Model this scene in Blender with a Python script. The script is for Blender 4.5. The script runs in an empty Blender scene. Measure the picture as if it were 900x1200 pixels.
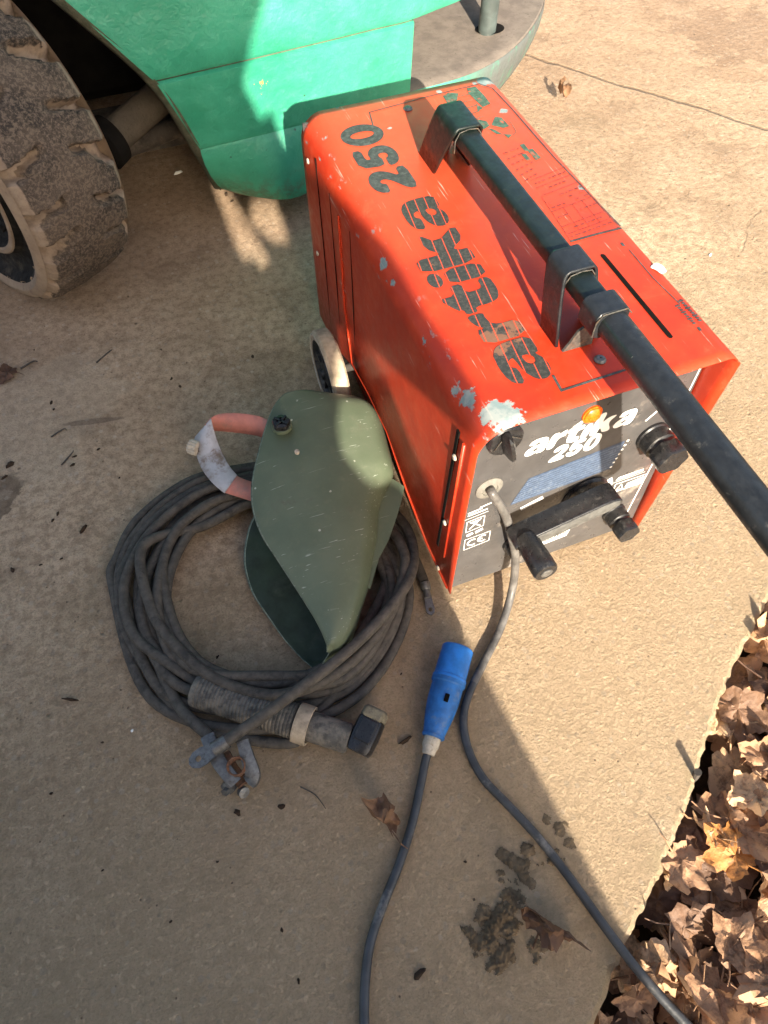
import bpy, bmesh, math, random
from mathutils import Vector, Matrix, noise
from mathutils.geometry import tessellate_polygon
random.seed(7)
R = math.radians
S = bpy.context.scene
COL = S.collection

# ------------------------------------------------------------------ camera
CAM = Vector((-0.2610020, -0.3960548, 1.0480440))
PITCH, ROLL, YAW, F = 0.5477769, -0.0081968, -0.3528482, 789.76
ROT = Matrix.Rotation(YAW, 3, 'Z') @ Matrix.Rotation(PITCH, 3, 'X') @ Matrix.Rotation(ROLL, 3, 'Z')
def ray(x, y): return ROT @ Vector(((x-450)/F, -(y-600)/F, -1))
def bz(x, y, z=0.0):
    d = ray(x, y); return CAM + d*((z-CAM.z)/d.z)
def bx(x, y, X=0.0):
    d = ray(x, y); return CAM + d*((X-CAM.x)/d.x)
def by(x, y, Y=0.0):
    d = ray(x, y); return CAM + d*((Y-CAM.y)/d.y)
cd = bpy.data.cameras.new('camera'); cam = bpy.data.objects.new('camera', cd); COL.objects.link(cam)
cam.matrix_world = Matrix.Translation(CAM) @ ROT.to_4x4()
cd.sensor_fit = 'VERTICAL'; cd.sensor_height = 36; cd.lens = F/1200*36
cd.clip_start = 0.02; cd.clip_end = 300
S.camera = cam

# ------------------------------------------------------------------ light
SUN = Vector((0.14, 1.0, -0.475)).normalized()
w = bpy.data.worlds.new('World'); S.world = w; w.use_nodes = True
nt = w.node_tree; bg = nt.nodes['Background']
sky = nt.nodes.new('ShaderNodeTexSky'); sky.sky_type = 'NISHITA'; sky.sun_disc = False
sky.sun_elevation = math.asin(-SUN.z); sky.sun_rotation = R(180) + math.atan2(0.14, 1)
sky.dust_density = 4.0; sky.air_density = 1.0; sky.ozone_density = 0.4
nt.links.new(sky.outputs[0], bg.inputs[0]); bg.inputs[1].default_value = 0.115
sd = bpy.data.lights.new('sun', 'SUN'); so = bpy.data.objects.new('sun', sd); COL.objects.link(so)
so.location = (-.3, -4, 3)
so.rotation_euler = SUN.to_track_quat('-Z', 'Y').to_euler()
sd.energy = 5.0; sd.angle = R(0.5); sd.color = (1.0, 0.90, 0.75)
S.view_settings.view_transform = 'Standard'; S.view_settings.look = 'None'
S.view_settings.exposure = 1.54; S.view_settings.gamma = 1.0
S.cycles.max_bounces = 8; S.cycles.diffuse_bounces = 4

# ------------------------------------------------------------------ materials
def srgb(r, g, b):
    f = lambda c: (c/255/12.92) if c/255 <= .04045 else ((c/255+.055)/1.055)**2.4
    return (f(r), f(g), f(b), 1)
class NT:
    def __init__(s, name):
        s.m = bpy.data.materials.new(name); s.m.use_nodes = True
        s.t = s.m.node_tree; s.b = s.t.nodes['Principled BSDF']
        s.tc = s.t.nodes.new('ShaderNodeTexCoord'); s.co = s.tc.outputs['Object']
    def n(s, k, **kw):
        x = s.t.nodes.new(k)
        for a, b in kw.items(): setattr(x, a, b)
        return x
    def l(s, a, b): s.t.links.new(a, b)
    def set(s, inp, v):
        if hasattr(v, 'default_value') or hasattr(v, 'is_linked'): s.l(v, inp)
        else: inp.default_value = v
    def math(s, op, a, b=None, c=None, clamp=False):
        x = s.n('ShaderNodeMath', operation=op); x.use_clamp = clamp
        s.set(x.inputs[0], a)
        if b is not None: s.set(x.inputs[1], b)
        if c is not None: s.set(x.inputs[2], c)
        return x.outputs[0]
    def noise(s, sc, det=6, ro=.6, co=None, dist=0):
        x = s.n('ShaderNodeTexNoise'); s.l(co or s.co, x.inputs['Vector'])
        x.inputs['Scale'].default_value = sc; x.inputs['Detail'].default_value = det
        x.inputs['Roughness'].default_value = ro; x.inputs['Distortion'].default_value = dist
        return x.outputs['Fac']
    def ramp(s, fac, a, b, lo=0.0, hi=1.0):
        x = s.n('ShaderNodeMapRange'); x.interpolation_type = 'SMOOTHSTEP'
        s.l(fac, x.inputs['Value']); x.inputs['From Min'].default_value = a; x.inputs['From Max'].default_value = b
        x.inputs['To Min'].default_value = lo; x.inputs['To Max'].default_value = hi
        return x.outputs['Result']
    def mix(s, fac, a, b):
        x = s.n('ShaderNodeMix', data_type='RGBA'); s.set(x.inputs[0], fac); s.set(x.inputs[6], a); s.set(x.inputs[7], b)
        return x.outputs[2]
    def mapping(s, scale=(1,1,1), rot=(0,0,0), loc=(0,0,0)):
        x = s.n('ShaderNodeMapping'); s.l(s.co, x.inputs[0]); x.inputs['Scale'].default_value = scale
        x.inputs['Rotation'].default_value = rot; x.inputs['Location'].default_value = loc
        return x.outputs[0]
    def spot(s, p, r, wob=None):      # 1 inside a ragged ball of radius r at p
        x = s.n('ShaderNodeVectorMath', operation='DISTANCE'); s.l(s.co, x.inputs[0]); x.inputs[1].default_value = p
        d = x.outputs['Value']
        if wob is not None: d = s.math('ADD', d, s.math('MULTIPLY', s.math('SUBTRACT', wob, .5), r*3.2))
        return s.ramp(d, r*.9, r*1.05, 1, 0)
    def bump(s, h, st=.5, dist=.01, prev=None):
        x = s.n('ShaderNodeBump'); s.l(h, x.inputs['Height']); x.inputs['Strength'].default_value = st
        x.inputs['Distance'].default_value = dist
        if prev: s.l(prev, x.inputs['Normal'])
        return x.outputs[0]
    def out(s, col=None, rough=None, nor=None, metal=None, **kw):
        if col is not None: s.set(s.b.inputs['Base Color'], col)
        if rough is not None: s.set(s.b.inputs['Roughness'], rough)
        if nor is not None: s.l(nor, s.b.inputs['Normal'])
        if metal is not None: s.set(s.b.inputs['Metallic'], metal)
        for k, v in kw.items(): s.set(s.b.inputs[k.replace('_', ' ')], v)
        return s.m

def simple(name, col, rough=.6, var=.25, sc=30, dirt=None, dirt_amt=.5, metal=0, bump=.15, bsc=200, bd=.001, **kw):
    t = NT(name); nz = t.noise(sc)
    dark = tuple(c*(1-var) for c in col[:3])+(1,); lite = tuple(min(1, c*(1+var)) for c in col[:3])+(1,)
    c = t.mix(t.ramp(nz, .3, .7), dark, lite)
    rg = t.ramp(t.noise(sc*2.3), .3, .7, max(.02, rough-.1), min(1, rough+.12))
    if dirt:
        m = t.ramp(t.noise(sc*.6, 8, .7), .62-dirt_amt*.3, .75-dirt_amt*.2)
        c = t.mix(m, c, dirt); 
    return t.out(c, rg, t.bump(t.noise(bsc), bump, bd), metal, **kw)

def mat_concrete():
    t = NT('concrete')
    sep = t.n('ShaderNodeSeparateXYZ'); t.l(t.co, sep.inputs[0]); X, Y = sep.outputs[0], sep.outputs[1]
    big = t.noise(1.3, 5, .6); mid = t.noise(7, 8, .65); fine = t.noise(60, 8, .7); vf = t.noise(260, 4, .7)
    c = t.mix(t.ramp(big, .35, .65), (.46, .318, .205, 1), (.58, .415, .272, 1))
    c = t.mix(t.ramp(mid, .42, .72, 0, .6), c, (.61, .465, .32, 1))
    c = t.mix(t.ramp(mid, .50, .28, 0, .75), c, (.24, .17, .11, 1))
    c = t.mix(t.ramp(fine, .60, .36, 0, .62), c, (.22, .145, .088, 1))
    # pale lime specks and dark pits
    vo = t.n('ShaderNodeTexVoronoi'); t.l(t.co, vo.inputs['Vector']); vo.inputs['Scale'].default_value = 90
    pit = t.math('MULTIPLY', t.ramp(vo.outputs['Distance'], .20, .05), t.ramp(t.noise(9), .53, .63))
    c = t.mix(t.math('MULTIPLY', pit, .75), c, (.07, .05, .032, 1))
    vo2 = t.n('ShaderNodeTexVoronoi'); t.l(t.mapping(loc=(3.1, 1.7, 0)), vo2.inputs['Vector']); vo2.inputs['Scale'].default_value = 28
    pit2 = t.math('MULTIPLY', t.ramp(vo2.outputs['Distance'], .11, .04), t.ramp(t.noise(5, co=t.mapping(loc=(5, 5, 0))), .5, .58))
    c = t.mix(t.math('MULTIPLY', pit2, .7), c, (.06, .045, .03, 1))
    c = t.mix(t.math('MULTIPLY', t.ramp(Y, .5, 1.3), .34), c, (.30, .20, .125, 1))
    wobble = t.noise(11, 8, .65)
    # scuffs and stains that are really on the slab
    for p, r, col, a in [((1.62, 1.50, 0), .17, (.22, .14, .09, 1), .45), ((1.50, 1.28, 0), .07, (.27, .17, .10, 1), .35),
                         (tuple(bz(580, 1098)), .045, (.20, .15, .10, 1), .6), (tuple(bz(606, 1016)), .028, (.20, .15, .10, 1), .55), (tuple(bz(650, 990)), .03, (.22, .165, .11, 1), .5), ((.93, 1.2, 0), .05, (.25, .18, .11, 1), .3), ((-.70, .50, 0), .045, (.11, .075, .05, 1), .7),
                         ((-.28, 1.0, 0), .05, (.24, .16, .10, 1), .35), ((-.60, .66, 0), .15, (.52, .41, .29, 1), .3),
                         ((.2, -.05, 0), .04, (.6, .5, .38, 1), .25), 
                         ((.14, -.43, 0), .02, (.66, .6, .5, 1), .25), ((0, -.58, 0), .05, (.36, .34, .29, 1), .35)]:
        c = t.mix(t.math('MULTIPLY', t.spot(p, r, wobble), a), c, col)
    # long dark rubber scuff (100,490)
    sm = t.n('ShaderNodeVectorMath', operation='DISTANCE'); p0 = bz(108, 494)
    mp = t.n('ShaderNodeMapping'); mp.vector_type = 'TEXTURE'; t.l(t.co, mp.inputs[0]); mp.inputs['Location'].default_value = p0; mp.inputs['Rotation'].default_value = (0, 0, R(-12)); mp.inputs['Scale'].default_value = (1, .13, 1)
    t.l(mp.outputs[0], sm.inputs[0]); sm.inputs[1].default_value = (0, 0, 0)
    c = t.mix(t.ramp(t.math('ADD', sm.outputs['Value'], t.math('MULTIPLY', wobble, .03)), .085, .06, 0, .6), c, (.13, .09, .065, 1))
    # moss and damp near the broken edge
    a, b = bz(697, 1200), bz(900, 710); d = (b-a).normalized(); nrm = Vector((d.y, -d.x, 0))
    de = t.math('SUBTRACT', t.math('ADD', t.math('MULTIPLY', X, nrm.x), t.math('MULTIPLY', Y, nrm.y)), a.dot(nrm))
    ed = t.math('MULTIPLY', t.ramp(de, -.035, -.0), t.ramp(wobble, .45, .62))
    c = t.mix(t.math('MULTIPLY', ed, .6), c, (.33, .34, .19, 1))
    # saw joint / cracks
    def line(p, q, wd, amp):
        dd = (q-p).normalized(); nn = Vector((-dd.y, dd.x, 0))
        v = t.math('SUBTRACT', t.math('ADD', t.math('MULTIPLY', X, nn.x), t.math('MULTIPLY', Y, nn.y)), p.dot(nn))
        v = t.math('ADD', v, t.math('MULTIPLY', t.math('SUBTRACT', t.noise(5, 6, .6), .5), amp))
        return t.ramp(t.math('ABSOLUTE', v), wd*.4, wd, 1, 0)
    ck = line(bz(620, 65), bz(900, 152), .0085, .05)
    ck = t.math('MULTIPLY', ck, t.ramp(t.noise(6, co=t.mapping(loc=(2, 0, 0))), .25, .45, .35, 1))
    c2 = t.math('MULTIPLY', t.math('MULTIPLY', line(bz(862, 305), bz(893, 245), .0042, .09), .45), t.spot(bz(880, 270), .10))
    ck = t.math('MAXIMUM', ck, t.math('MULTIPLY', c2, .8))
    c = t.mix(t.math('MULTIPLY', ck, .5), c, (.075, .05, .03, 1))
    # coarse render-like surface towards the corner, smoother trowelled far away
    coarse = t.ramp(t.math('ADD', t.math('ADD', Y, t.math('MULTIPLY', X, -.25)), t.math('MULTIPLY', mid, .5)), .85, -.1)
    g1 = t.ramp(t.noise(105, 9, .82), .38, .58); g2 = t.noise(240, 6, .85)
    vv = t.n('ShaderNodeTexVoronoi'); vv.inputs['Scale'].default_value = 190; vv.inputs['Randomness'].default_value = 1
    mw = t.n('ShaderNodeVectorMath', operation='ADD'); t.l(t.co, mw.inputs[0])
    nc = t.n('ShaderNodeTexNoise'); nc.inputs['Scale'].default_value = 120; nc.inputs['Detail'].default_value = 4; t.l(t.co, nc.inputs['Vector'])
    sc = t.n('ShaderNodeVectorMath', operation='SCALE'); t.l(nc.outputs['Color'], sc.inputs[0]); sc.inputs['Scale'].default_value = .010
    t.l(sc.outputs[0], mw.inputs[1]); t.l(mw.outputs[0], vv.inputs['Vector'])
    grain = t.math('ADD', t.math('MULTIPLY', g1, .55), t.math('ADD', t.math('MULTIPLY', g2, .9), t.math('MULTIPLY', vv.outputs['Distance'], -.45)))
    h = t.math('ADD', t.math('MULTIPLY', grain, t.math('ADD', t.math('MULTIPLY', coarse, .85), .18)), t.math('MULTIPLY', fine, .35))
    c = t.mix(t.math('MULTIPLY', t.ramp(g2, .50, .36), t.math('ADD', t.math('MULTIPLY', coarse, .40), .30)), c, (.11, .078, .045, 1))
    c = t.mix(t.math('MULTIPLY', t.ramp(t.noise(420, 3, .7), .58, .72), .35), c, (.60, .50, .38, 1))
    c = t.mix(t.math('MULTIPLY', t.ramp(t.noise(380, 3, .7, co=t.mapping(loc=(4, 2, 0))), .55, .68), .62), c, (.12, .085, .055, 1))
    c = t.mix(t.math('MULTIPLY', coarse, .58), c, (.76, .56, .345, 1))
    va = t.n('ShaderNodeTexVoronoi'); va.inputs['Scale'].default_value = 85; t.l(t.co, va.inputs['Vector'])
    sa = t.n('ShaderNodeSeparateColor'); t.l(va.outputs['Color'], sa.inputs[0])
    ag = t.math('MULTIPLY', t.ramp(va.outputs['Distance'], .42, .30), t.ramp(sa.outputs[0], .72, .80)); c = t.mix(t.math('MULTIPLY', ag, .28), c, t.mix(sa.outputs[1], (.20, .17, .14, 1), (.68, .58, .46, 1)))
    # little round holes left in the rough surface
    v3 = t.n('ShaderNodeTexVoronoi'); v3.inputs['Scale'].default_value = 46; t.l(t.mapping(loc=(9.1, .7, 0)), v3.inputs['Vector'])
    hole = t.math('MULTIPLY', t.ramp(v3.outputs['Distance'], .085, .04), t.ramp(t.noise(17, 3, co=t.mapping(loc=(1, 7, 0))), .50, .56))
    c = t.mix(t.math('MULTIPLY', hole, .7), c, (.09, .06, .04, 1))
    h = t.math('SUBTRACT', h, t.math('ADD', t.math('MULTIPLY', pit, .5), t.math('ADD', t.math('MULTIPLY', ck, .7), t.math('MULTIPLY', hole, .8))))
    h = t.math('SUBTRACT', h, t.math('MULTIPLY', pit2, .7))
    nb = t.bump(h, .9, .0066); nb = t.bump(vf, .35, .0012, nb); nb = t.bump(mid, .45, .02, nb)
    return t.out(c, .93, nb, Specular_IOR_Level=.25)

def mat_red():
    t = NT('red paint')
    n1 = t.noise(9, 6, .65); n2 = t.noise(55, 8, .7); n3 = t.noise(220, 6, .75)
    c = t.mix(t.ramp(n1, .3, .7), (.45, .030, .010, 1), (.58, .050, .014, 1))
    c = t.mix(t.ramp(n2, .5, .78, 0, .45), c, (.62, .085, .035, 1))       # chalky fading
    c = t.mix(t.ramp(n3, .64, .74, 0, .5), c, (.33, .04, .02, 1))
    sc1 = t.math('MULTIPLY', t.ramp(t.noise(16, 9, .78, dist=.4), .54, .72, 0, .55), t.ramp(n2, .38, .62, .3, 1)); c = t.mix(sc1, c, (.60, .13, .06, 1))
    c = t.mix(t.math('MULTIPLY', t.ramp(t.noise(23, 9, .8, co=t.mapping(loc=(8, 1, 2))), .58, .72), .5), c, (.34, .035, .016, 1))
    sep = t.n('ShaderNodeSeparateXYZ'); t.l(t.co, sep.inputs[0])
    fade = t.ramp(sep.outputs[1], .1, .62, .0, 1); fade = t.math('MULTIPLY', fade, t.ramp(sep.outputs[2], .43, .452, .0, .42))
    c = t.mix(fade, c, (.62, .13, .06, 1))                               # the top has chalked towards the rear
    wob = t.noise(75, 8, .72)
    m = None
    def add(v):
        nonlocal m
        m = v if m is None else t.math('MAXIMUM', m, v)
    Tz = .4515
    for (px, py, z, r) in [(592, 487, Tz, .021), (571, 483, Tz, .013), (548, 466, .442, .011), (531, 455, .44, .009), (515, 446, .438, .007),
                           (606, 495, .44, .012), (492, 397, .436, .009), (480, 377, .436, .006), (446, 308, .436, .009), (459, 330, .436, .006), (470, 350, .44, .003),
                           (574, 92, Tz, .017), (565, 96, Tz, .011), (365, 165, .442, .005), (366, 178, .435, .0055), (367, 158, .445, .006), (380, 158, Tz, .0055), (457, 150, Tz, .004),
                           (681, 220, Tz, .0065), (515, 108, Tz, .005), (372, 140, .445, .0045), (395, 128, .448, .004), (722, 257, Tz, .004), (590, 130, Tz, .007), (556, 98, Tz, .005)]:
        add(t.spot(bz(px, py, z), r, wob))
    # edge wear along the long rounded edge and the front lip
    ex = t.ramp(sep.outputs[0], .034, .006); ez = t.ramp(sep.outputs[2], .405, .43)
    wear = t.math('MULTIPLY', t.math('MULTIPLY', ex, ez), t.ramp(t.noise(70, 6, .6, co=t.mapping((1, .45, 1))), .60, .67))
    add(wear)
    c = t.mix(m, c, t.mix(t.ramp(n2, .4, .6), (.20, .27, .265, 1), (.33, .36, .335, 1)))
    # scratches
    vs = t.noise(380, 2, .5, co=t.mapping((1, .03, .3), (R(9), R(3), R(14)))); s1 = t.math('MULTIPLY', t.ramp(vs, .66, .74), t.ramp(n1, .45, .58))
    c = t.mix(t.math('MULTIPLY', s1, .6), c, (.75, .55, .45, 1))
    # rain-washed grime on the side
    dz = t.math('MULTIPLY', t.ramp(sep.outputs[2], .2, .02), t.ramp(n2, .42, .62)); c = t.mix(t.math('MULTIPLY', dz, .45), c, (.26, .10, .05, 1))
    rg = t.math('ADD', t.ramp(n2, .3, .7, .32, .5), t.math('MULTIPLY', m, .25))
    nb = t.bump(t.math('SUBTRACT', t.math('MULTIPLY', n3, .15), m), .5, .0006); nb = t.bump(t.noise(5, 2), .35, .012, nb)
    return t.out(c, rg, nb, Specular_IOR_Level=.35)

def mat_green():
    t = NT('green paint')
    n1 = t.noise(6, 6, .65); n2 = t.noise(45, 8, .7); n3 = t.noise(14, 8, .75)
    c = t.mix(t.ramp(n1, .3, .7), (.028, .265, .155, 1), (.052, .355, .222, 1))
    c = t.mix(t.ramp(n2, .55, .75, 0, .35), c, (.11, .44, .30, 1))
    c = t.mix(t.ramp(n3, .60, .75, 0, .55), c, (.05, .26, .16, 1))
    scr = t.math('MULTIPLY', t.ramp(t.noise(210, 3, .6, co=t.mapping((.25, 1, .06), (0, R(35), 0))), .66, .72), t.ramp(n1, .5, .62)); c = t.mix(t.math('MULTIPLY', scr, .5), c, (.02, .10, .07, 1))
    vs = t.n('ShaderNodeTexVoronoi'); t.l(t.co, vs.inputs['Vector']); vs.inputs['Scale'].default_value = 26
    c = t.mix(t.math('MULTIPLY', t.ramp(vs.outputs['Distance'], .09, .05), t.ramp(t.noise(11), .5, .56)), c, (.03, .05, .04, 1))
    sep = t.n('ShaderNodeSeparateXYZ'); t.l(t.co, sep.inputs[0]); Z = sep.outputs[2]; X = sep.outputs[0]
    # dust scraped off the lower left rim and the far right rim
    grime = t.math('MULTIPLY', t.ramp(Z, .16, .09), t.ramp(n2, .4, .6)); c = t.mix(t.math('MULTIPLY', grime, .6), c, (.10, .12, .08, 1))
    rt = t.math('MULTIPLY', t.ramp(X, .42, .62), t.ramp(t.noise(24, 6, .7, co=t.mapping((1, 1, .35))), .30, .46))
    rt = t.math('MULTIPLY', rt, t.ramp(Z, .34, .30))
    c = t.mix(rt, c, (.105, .12, .118, 1))
    p = t.spot(by(304, 92, 1.09), .022, t.noise(60)); p = t.math('MULTIPLY', p, t.ramp(n2, .5, .52)); c = t.mix(p, c, (.75, .22, .06, 1))
    nb = t.bump(t.noise(28, 5, .6), .5, .006); nb = t.bump(t.noise(160, 5), .3, .001, nb); nb = t.bump(n1, .5, .02, nb)
    return t.out(c, t.ramp(n2, .3, .7, .34, .6), nb)

def mat_dusty(name, a, b, c_, sc=30, bsc=120, bd=.003):
    t = NT(name); c = t.mix(t.ramp(t.noise(sc, 8, .7), .35, .65), a, b); c = t.mix(t.ramp(t.noise(sc*5, 6, .8), .56, .70), c, c_)
    return t.out(c, .92, t.bump(t.noise(bsc, 8, .7), .7, bd), Specular_IOR_Level=.2)

def mat_tyre_tread():
    t = NT('worn dusty rubber')
    at = t.n('ShaderNodeAttribute'); at.attribute_name = 'tone'; dust = at.outputs['Fac']
    n2 = t.noise(14, 6, .6); mus = t.noise(170, 8, .8, dist=.5); ed = t.noise(60, 8, .75)
    c = t.mix(t.ramp(mus, .44, .60), (.050, .043, .038, 1), (.215, .165, .125, 1))
    c = t.mix(t.ramp(n2, .35, .65, 0, .3), c, (.31, .23, .165, 1))
    k = t.ramp(t.math('ADD', dust, t.math('MULTIPLY', t.math('SUBTRACT', ed, .5), .9)), .35, .6)
    c = t.mix(k, c, t.mix(t.ramp(ed, .35, .65), (.27, .20, .145, 1), (.36, .275, .20, 1)))
    nb = t.bump(t.math('MULTIPLY', mus, t.math('SUBTRACT', 1.1, k)), .9, .004); nb = t.bump(ed, .4, .003, nb)
    return t.out(c, .95, nb, Specular_IOR_Level=.15)

M = {}
M['concrete'] = mat_concrete(); M['red'] = mat_red(); M['green'] = mat_green(); M['tread'] = mat_tyre_tread()
M['mud_rubber'] = mat_dusty('dust caked rubber', (.28, .205, .145, 1), (.37, .28, .20, 1), (.19, .14, .105, 1), 18, 90, .003)
M['ledge'] = mat_dusty('dusty iron ledge', (.15, .125, .105, 1), (.21, .175, .145, 1), (.09, .075, .062, 1), 22, 160, .002)
M['soil'] = mat_dusty('damp soil', (.035, .022, .014, 1), (.07, .045, .028, 1), (.02, .013, .009, 1), 20, 60, .01)
M['mud'] = mat_dusty('dried mud', (.13, .092, .055, 1), (.21, .152, .092, 1), (.06, .043, .026, 1), 60, 180, .006)
M['black'] = simple('black powder coat', (.014, .016, .018, 1), .40, .3, 90, (.09, .085, .075, 1), .12, bump=.35, bsc=700, bd=.0006)
M['darkgreen'] = simple('dark bottle green steel', (.008, .014, .012, 1), .38, .3, 60, (.05, .055, .045, 1), .18, bump=.25, bsc=400, bd=.0006)
M['bare'] = simple('scuffed bare steel', (.12, .115, .10, 1), .5, .35, 180, (.25, .16, .09, 1), .3, metal=.6)
M['steel'] = simple('dull worn steel', (.17, .165, .155, 1), .45, .25, 160, (.07, .055, .04, 1), .25, metal=.6, bump=.4, bsc=250)
M['rust'] = simple('rusty steel', (.16, .085, .05, 1), .8, .5, 150, (.30, .12, .05, 1), .5, metal=.3, bump=.5, bd=.002)
M['plastic'] = simple('black plastic', (.014, .014, .015, 1), .34, .3, 120, (.07, .066, .06, 1), .2, bump=.2, bsc=500, bd=.0004)
M['panel'] = simple('charcoal front panel', (.062, .059, .058, 1), .36, .16, 25, (.24, .21, .18, 1), .15, bump=.15, bsc=500, bd=.0003)
M['white'] = simple('white print', (.80, .79, .75, 1), .5, .08, 60, (.35, .32, .28, 1), .08, bump=.1)
M['slate'] = simple('slate blue print', (.045, .068, .115, 1), .5, .25, 160, (.12, .15, .19, 1), .3, bump=.2)
M['ink'] = simple('faded black print', (.045, .048, .045, 1), .6, .35, 220, (.085, .095, .088, 1), .5, bump=.1)
M['ink_thin'] = simple('worn thin print', (.20, .035, .025, 1), .6, .35, 220, (.45, .07, .04, 1), .5, bump=.1)
M['ink_green'] = simple('worn green print', (.06, .11, .075, 1), .6, .4, 160, (.45, .10, .05, 1), .35, bump=.1)
M['lamp'] = simple('amber lens', (.85, .12, .008, 1), .22, .25, 160, bump=.3, bsc=260, bd=.001)
M['arm_lit_grey'] = simple('grey plastic edge with lit tone', (.085, .085, .08, 1), .5, .3, 90)  # lighter grey paints the lit front edge of the black arm
M['grommet'] = simple('grey rubber bush', (.15, .14, .12, 1), .7, .2, 90, bump=.2)
M['cable'] = simple('dusty black welding cable', (.078, .067, .054, 1), .8, .28, 80, (.036, .032, .027, 1), .4, bump=.6, bsc=110, bd=.003)
M['cord'] = simple('grey black mains flex', (.045, .047, .05, 1), .42, .3, 30, (.20, .185, .165, 1), .3, bump=.4, bsc=90, bd=.002)
M['cord_sunlit'] = simple('grey flex with sunlit tone', (.105, .098, .09, 1), .45, .35, 45, (.05, .046, .043, 1), .35, bump=.4, bsc=90, bd=.002)  # lighter copy of the flex, sunlight painted into its colour
M['blue'] = simple('royal blue plastic', (.014, .15, .50, 1), .42, .22, 45, (.06, .22, .46, 1), .25, bump=.25, bsc=300, bd=.0008)
M['blue_body'] = simple('scuffed darker blue plastic', (.012, .115, .36, 1), .5, .25, 60, (.09, .15, .26, 1), .35, bump=.3, bsc=300, bd=.0008)
M['cream'] = simple('dirty cream rubber', (.48, .42, .33, 1), .75, .2, 120, (.22, .17, .12, 1), .3, bump=.3)
M['tan'] = simple('tan dusty tread', (.42, .335, .235, 1), .85, .25, 60, (.26, .21, .15, 1), .35, bump=.5, bsc=140, bd=.002)
M['grip'] = simple('dusty ribbed rubber', (.085, .08, .07, 1), .8, .4, 90, (.19, .165, .13, 1), .7, bump=.6, bsc=220, bd=.002)
M['strap'] = simple('salmon plastic band', (.56, .20, .145, 1), .55, .18, 30, (.40, .20, .15, 1), .4, bump=.15)
M['band_white'] = simple('grimy white plastic band', (.44, .43, .44, 1), .5, .12, 50, (.20, .14, .10, 1), .55, bump=.2)
M['tip'] = simple('dirty tan fibre', (.20, .17, .11, 1), .85, .3, 120, (.10, .085, .06, 1), .5)
M['hub'] = simple('black wheel plastic', (.02, .02, .02, 1), .6, .4, 60, (.10, .08, .06, 1), .4)
M['rim'] = simple('dark greasy rim', (.018, .017, .016, 1), .85, .3, 30, (.07, .058, .045, 1), .5, bump=.4, bsc=80, bd=.003, Specular_IOR_Level=.2)
M['dark_iron'] = simple('dusty dark iron', (.05, .042, .035, 1), .85, .4, 20, (.13, .105, .08, 1), .5, bump=.5, bsc=60, bd=.004)
M['void'] = simple('black iron and painted recess shade', (.009, .008, .007, 1), .95, .3, 20, Specular_IOR_Level=.05)  # near black: painted shade of holes, slots and wheel arch; also black parts
M['pole'] = simple('dull grey green steel', (.06, .078, .075, 1), .5, .25, 30, (.13, .13, .115, 1), .3)
M['wall'] = mat_dusty('rough cast shade wall', (.36, .27, .19, 1), (.44, .34, .24, 1), (.28, .20, .14, 1), 5, 40, .01)  # for the added wall that casts the shade
M['beige_pipe'] = mat_dusty('dull dusty axle', (.085, .07, .052, 1), (.11, .092, .07, 1), (.05, .042, .03, 1))
M['arch'] = mat_dusty('scraped olive rim', (.09, .10, .065, 1), (.16, .155, .11, 1), (.03, .035, .025, 1), 40, 120, .003)

def mat_helmet():
    t = NT('olive green shell')
    n1 = t.noise(10, 6, .6); n2 = t.noise(60, 8, .7)
    c = t.mix(t.ramp(n1, .3, .7), (.088, .115, .070, 1), (.118, .145, .092, 1))
    c = t.mix(t.ramp(n2, .5, .75, 0, .5), c, (.16, .17, .115, 1))
    c = t.mix(t.ramp(t.noise(18, 8, .7), .60, .72, 0, .5), c, (.09, .075, .05, 1))
    s = t.noise(300, 3, .5, co=t.mapping((.05, 1, 1), (0, 0, R(-5)))); c = t.mix(t.math('MULTIPLY', t.ramp(s, .64, .72), t.ramp(n1, .44, .56)), c, (.32, .36, .29, 1))
    v = t.n('ShaderNodeTexVoronoi'); t.l(t.co, v.inputs['Vector']); v.inputs['Scale'].default_value = 34
    c = t.mix(t.math('MULTIPLY', t.ramp(v.outputs['Distance'], .085, .05), t.ramp(n2, .46, .5)), c, (.42, .44, .36, 1))
    return t.out(c, t.ramp(n2, .3, .7, .42, .62), t.bump(n2, .25, .0015))
M['helmet'] = mat_helmet()
M['helmet_inside_shade'] = simple('green inside of shell darkened for shade', (.022, .038, .022, 1), .7, .3, 20, (.05, .06, .04, 1), .3)  # inner faces coloured darker to paint in the shade of the hollow
M['helmet_edge'] = simple('chafed shell edge', (.20, .23, .17, 1), .7, .3, 120, (.08, .11, .07, 1), .5)

def mat_leaf(name, ca, cb, cc):
    t = NT(name); at = t.n('ShaderNodeAttribute'); at.attribute_name = 'tone'; f = at.outputs['Fac']
    c = t.mix(t.ramp(f, .0, .55), ca, cb); c = t.mix(t.ramp(f, .6, 1.0), c, cc)
    c = t.mix(t.ramp(t.noise(60, 6, .75), .46, .66, 0, .7), c, (.10, .048, .026, 1)); c = t.mix(t.ramp(t.noise(25, 6, .7, co=t.mapping(loc=(3, 3, 3))), .55, .7, 0, .4), c, (.42, .25, .16, 1))
    at2 = t.n('ShaderNodeAttribute'); at2.attribute_name = 'vein'
    nb = t.bump(t.noise(90, 5, .6), .6, .004)
    m = t.out(c, .62, nb); 
    b = t.b; b.inputs['Transmission Weight'].default_value = 0
    tr = t.n('ShaderNodeBsdfTranslucent'); t.l(c, tr.inputs['Color']); mx = t.n('ShaderNodeMixShader'); mx.inputs[0].default_value = .18
    o = t.t.nodes['Material Output']; t.l(b.outputs[0], mx.inputs[1]); t.l(tr.outputs[0], mx.inputs[2]); t.l(mx.outputs[0], o.inputs[0])
    return m
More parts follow.
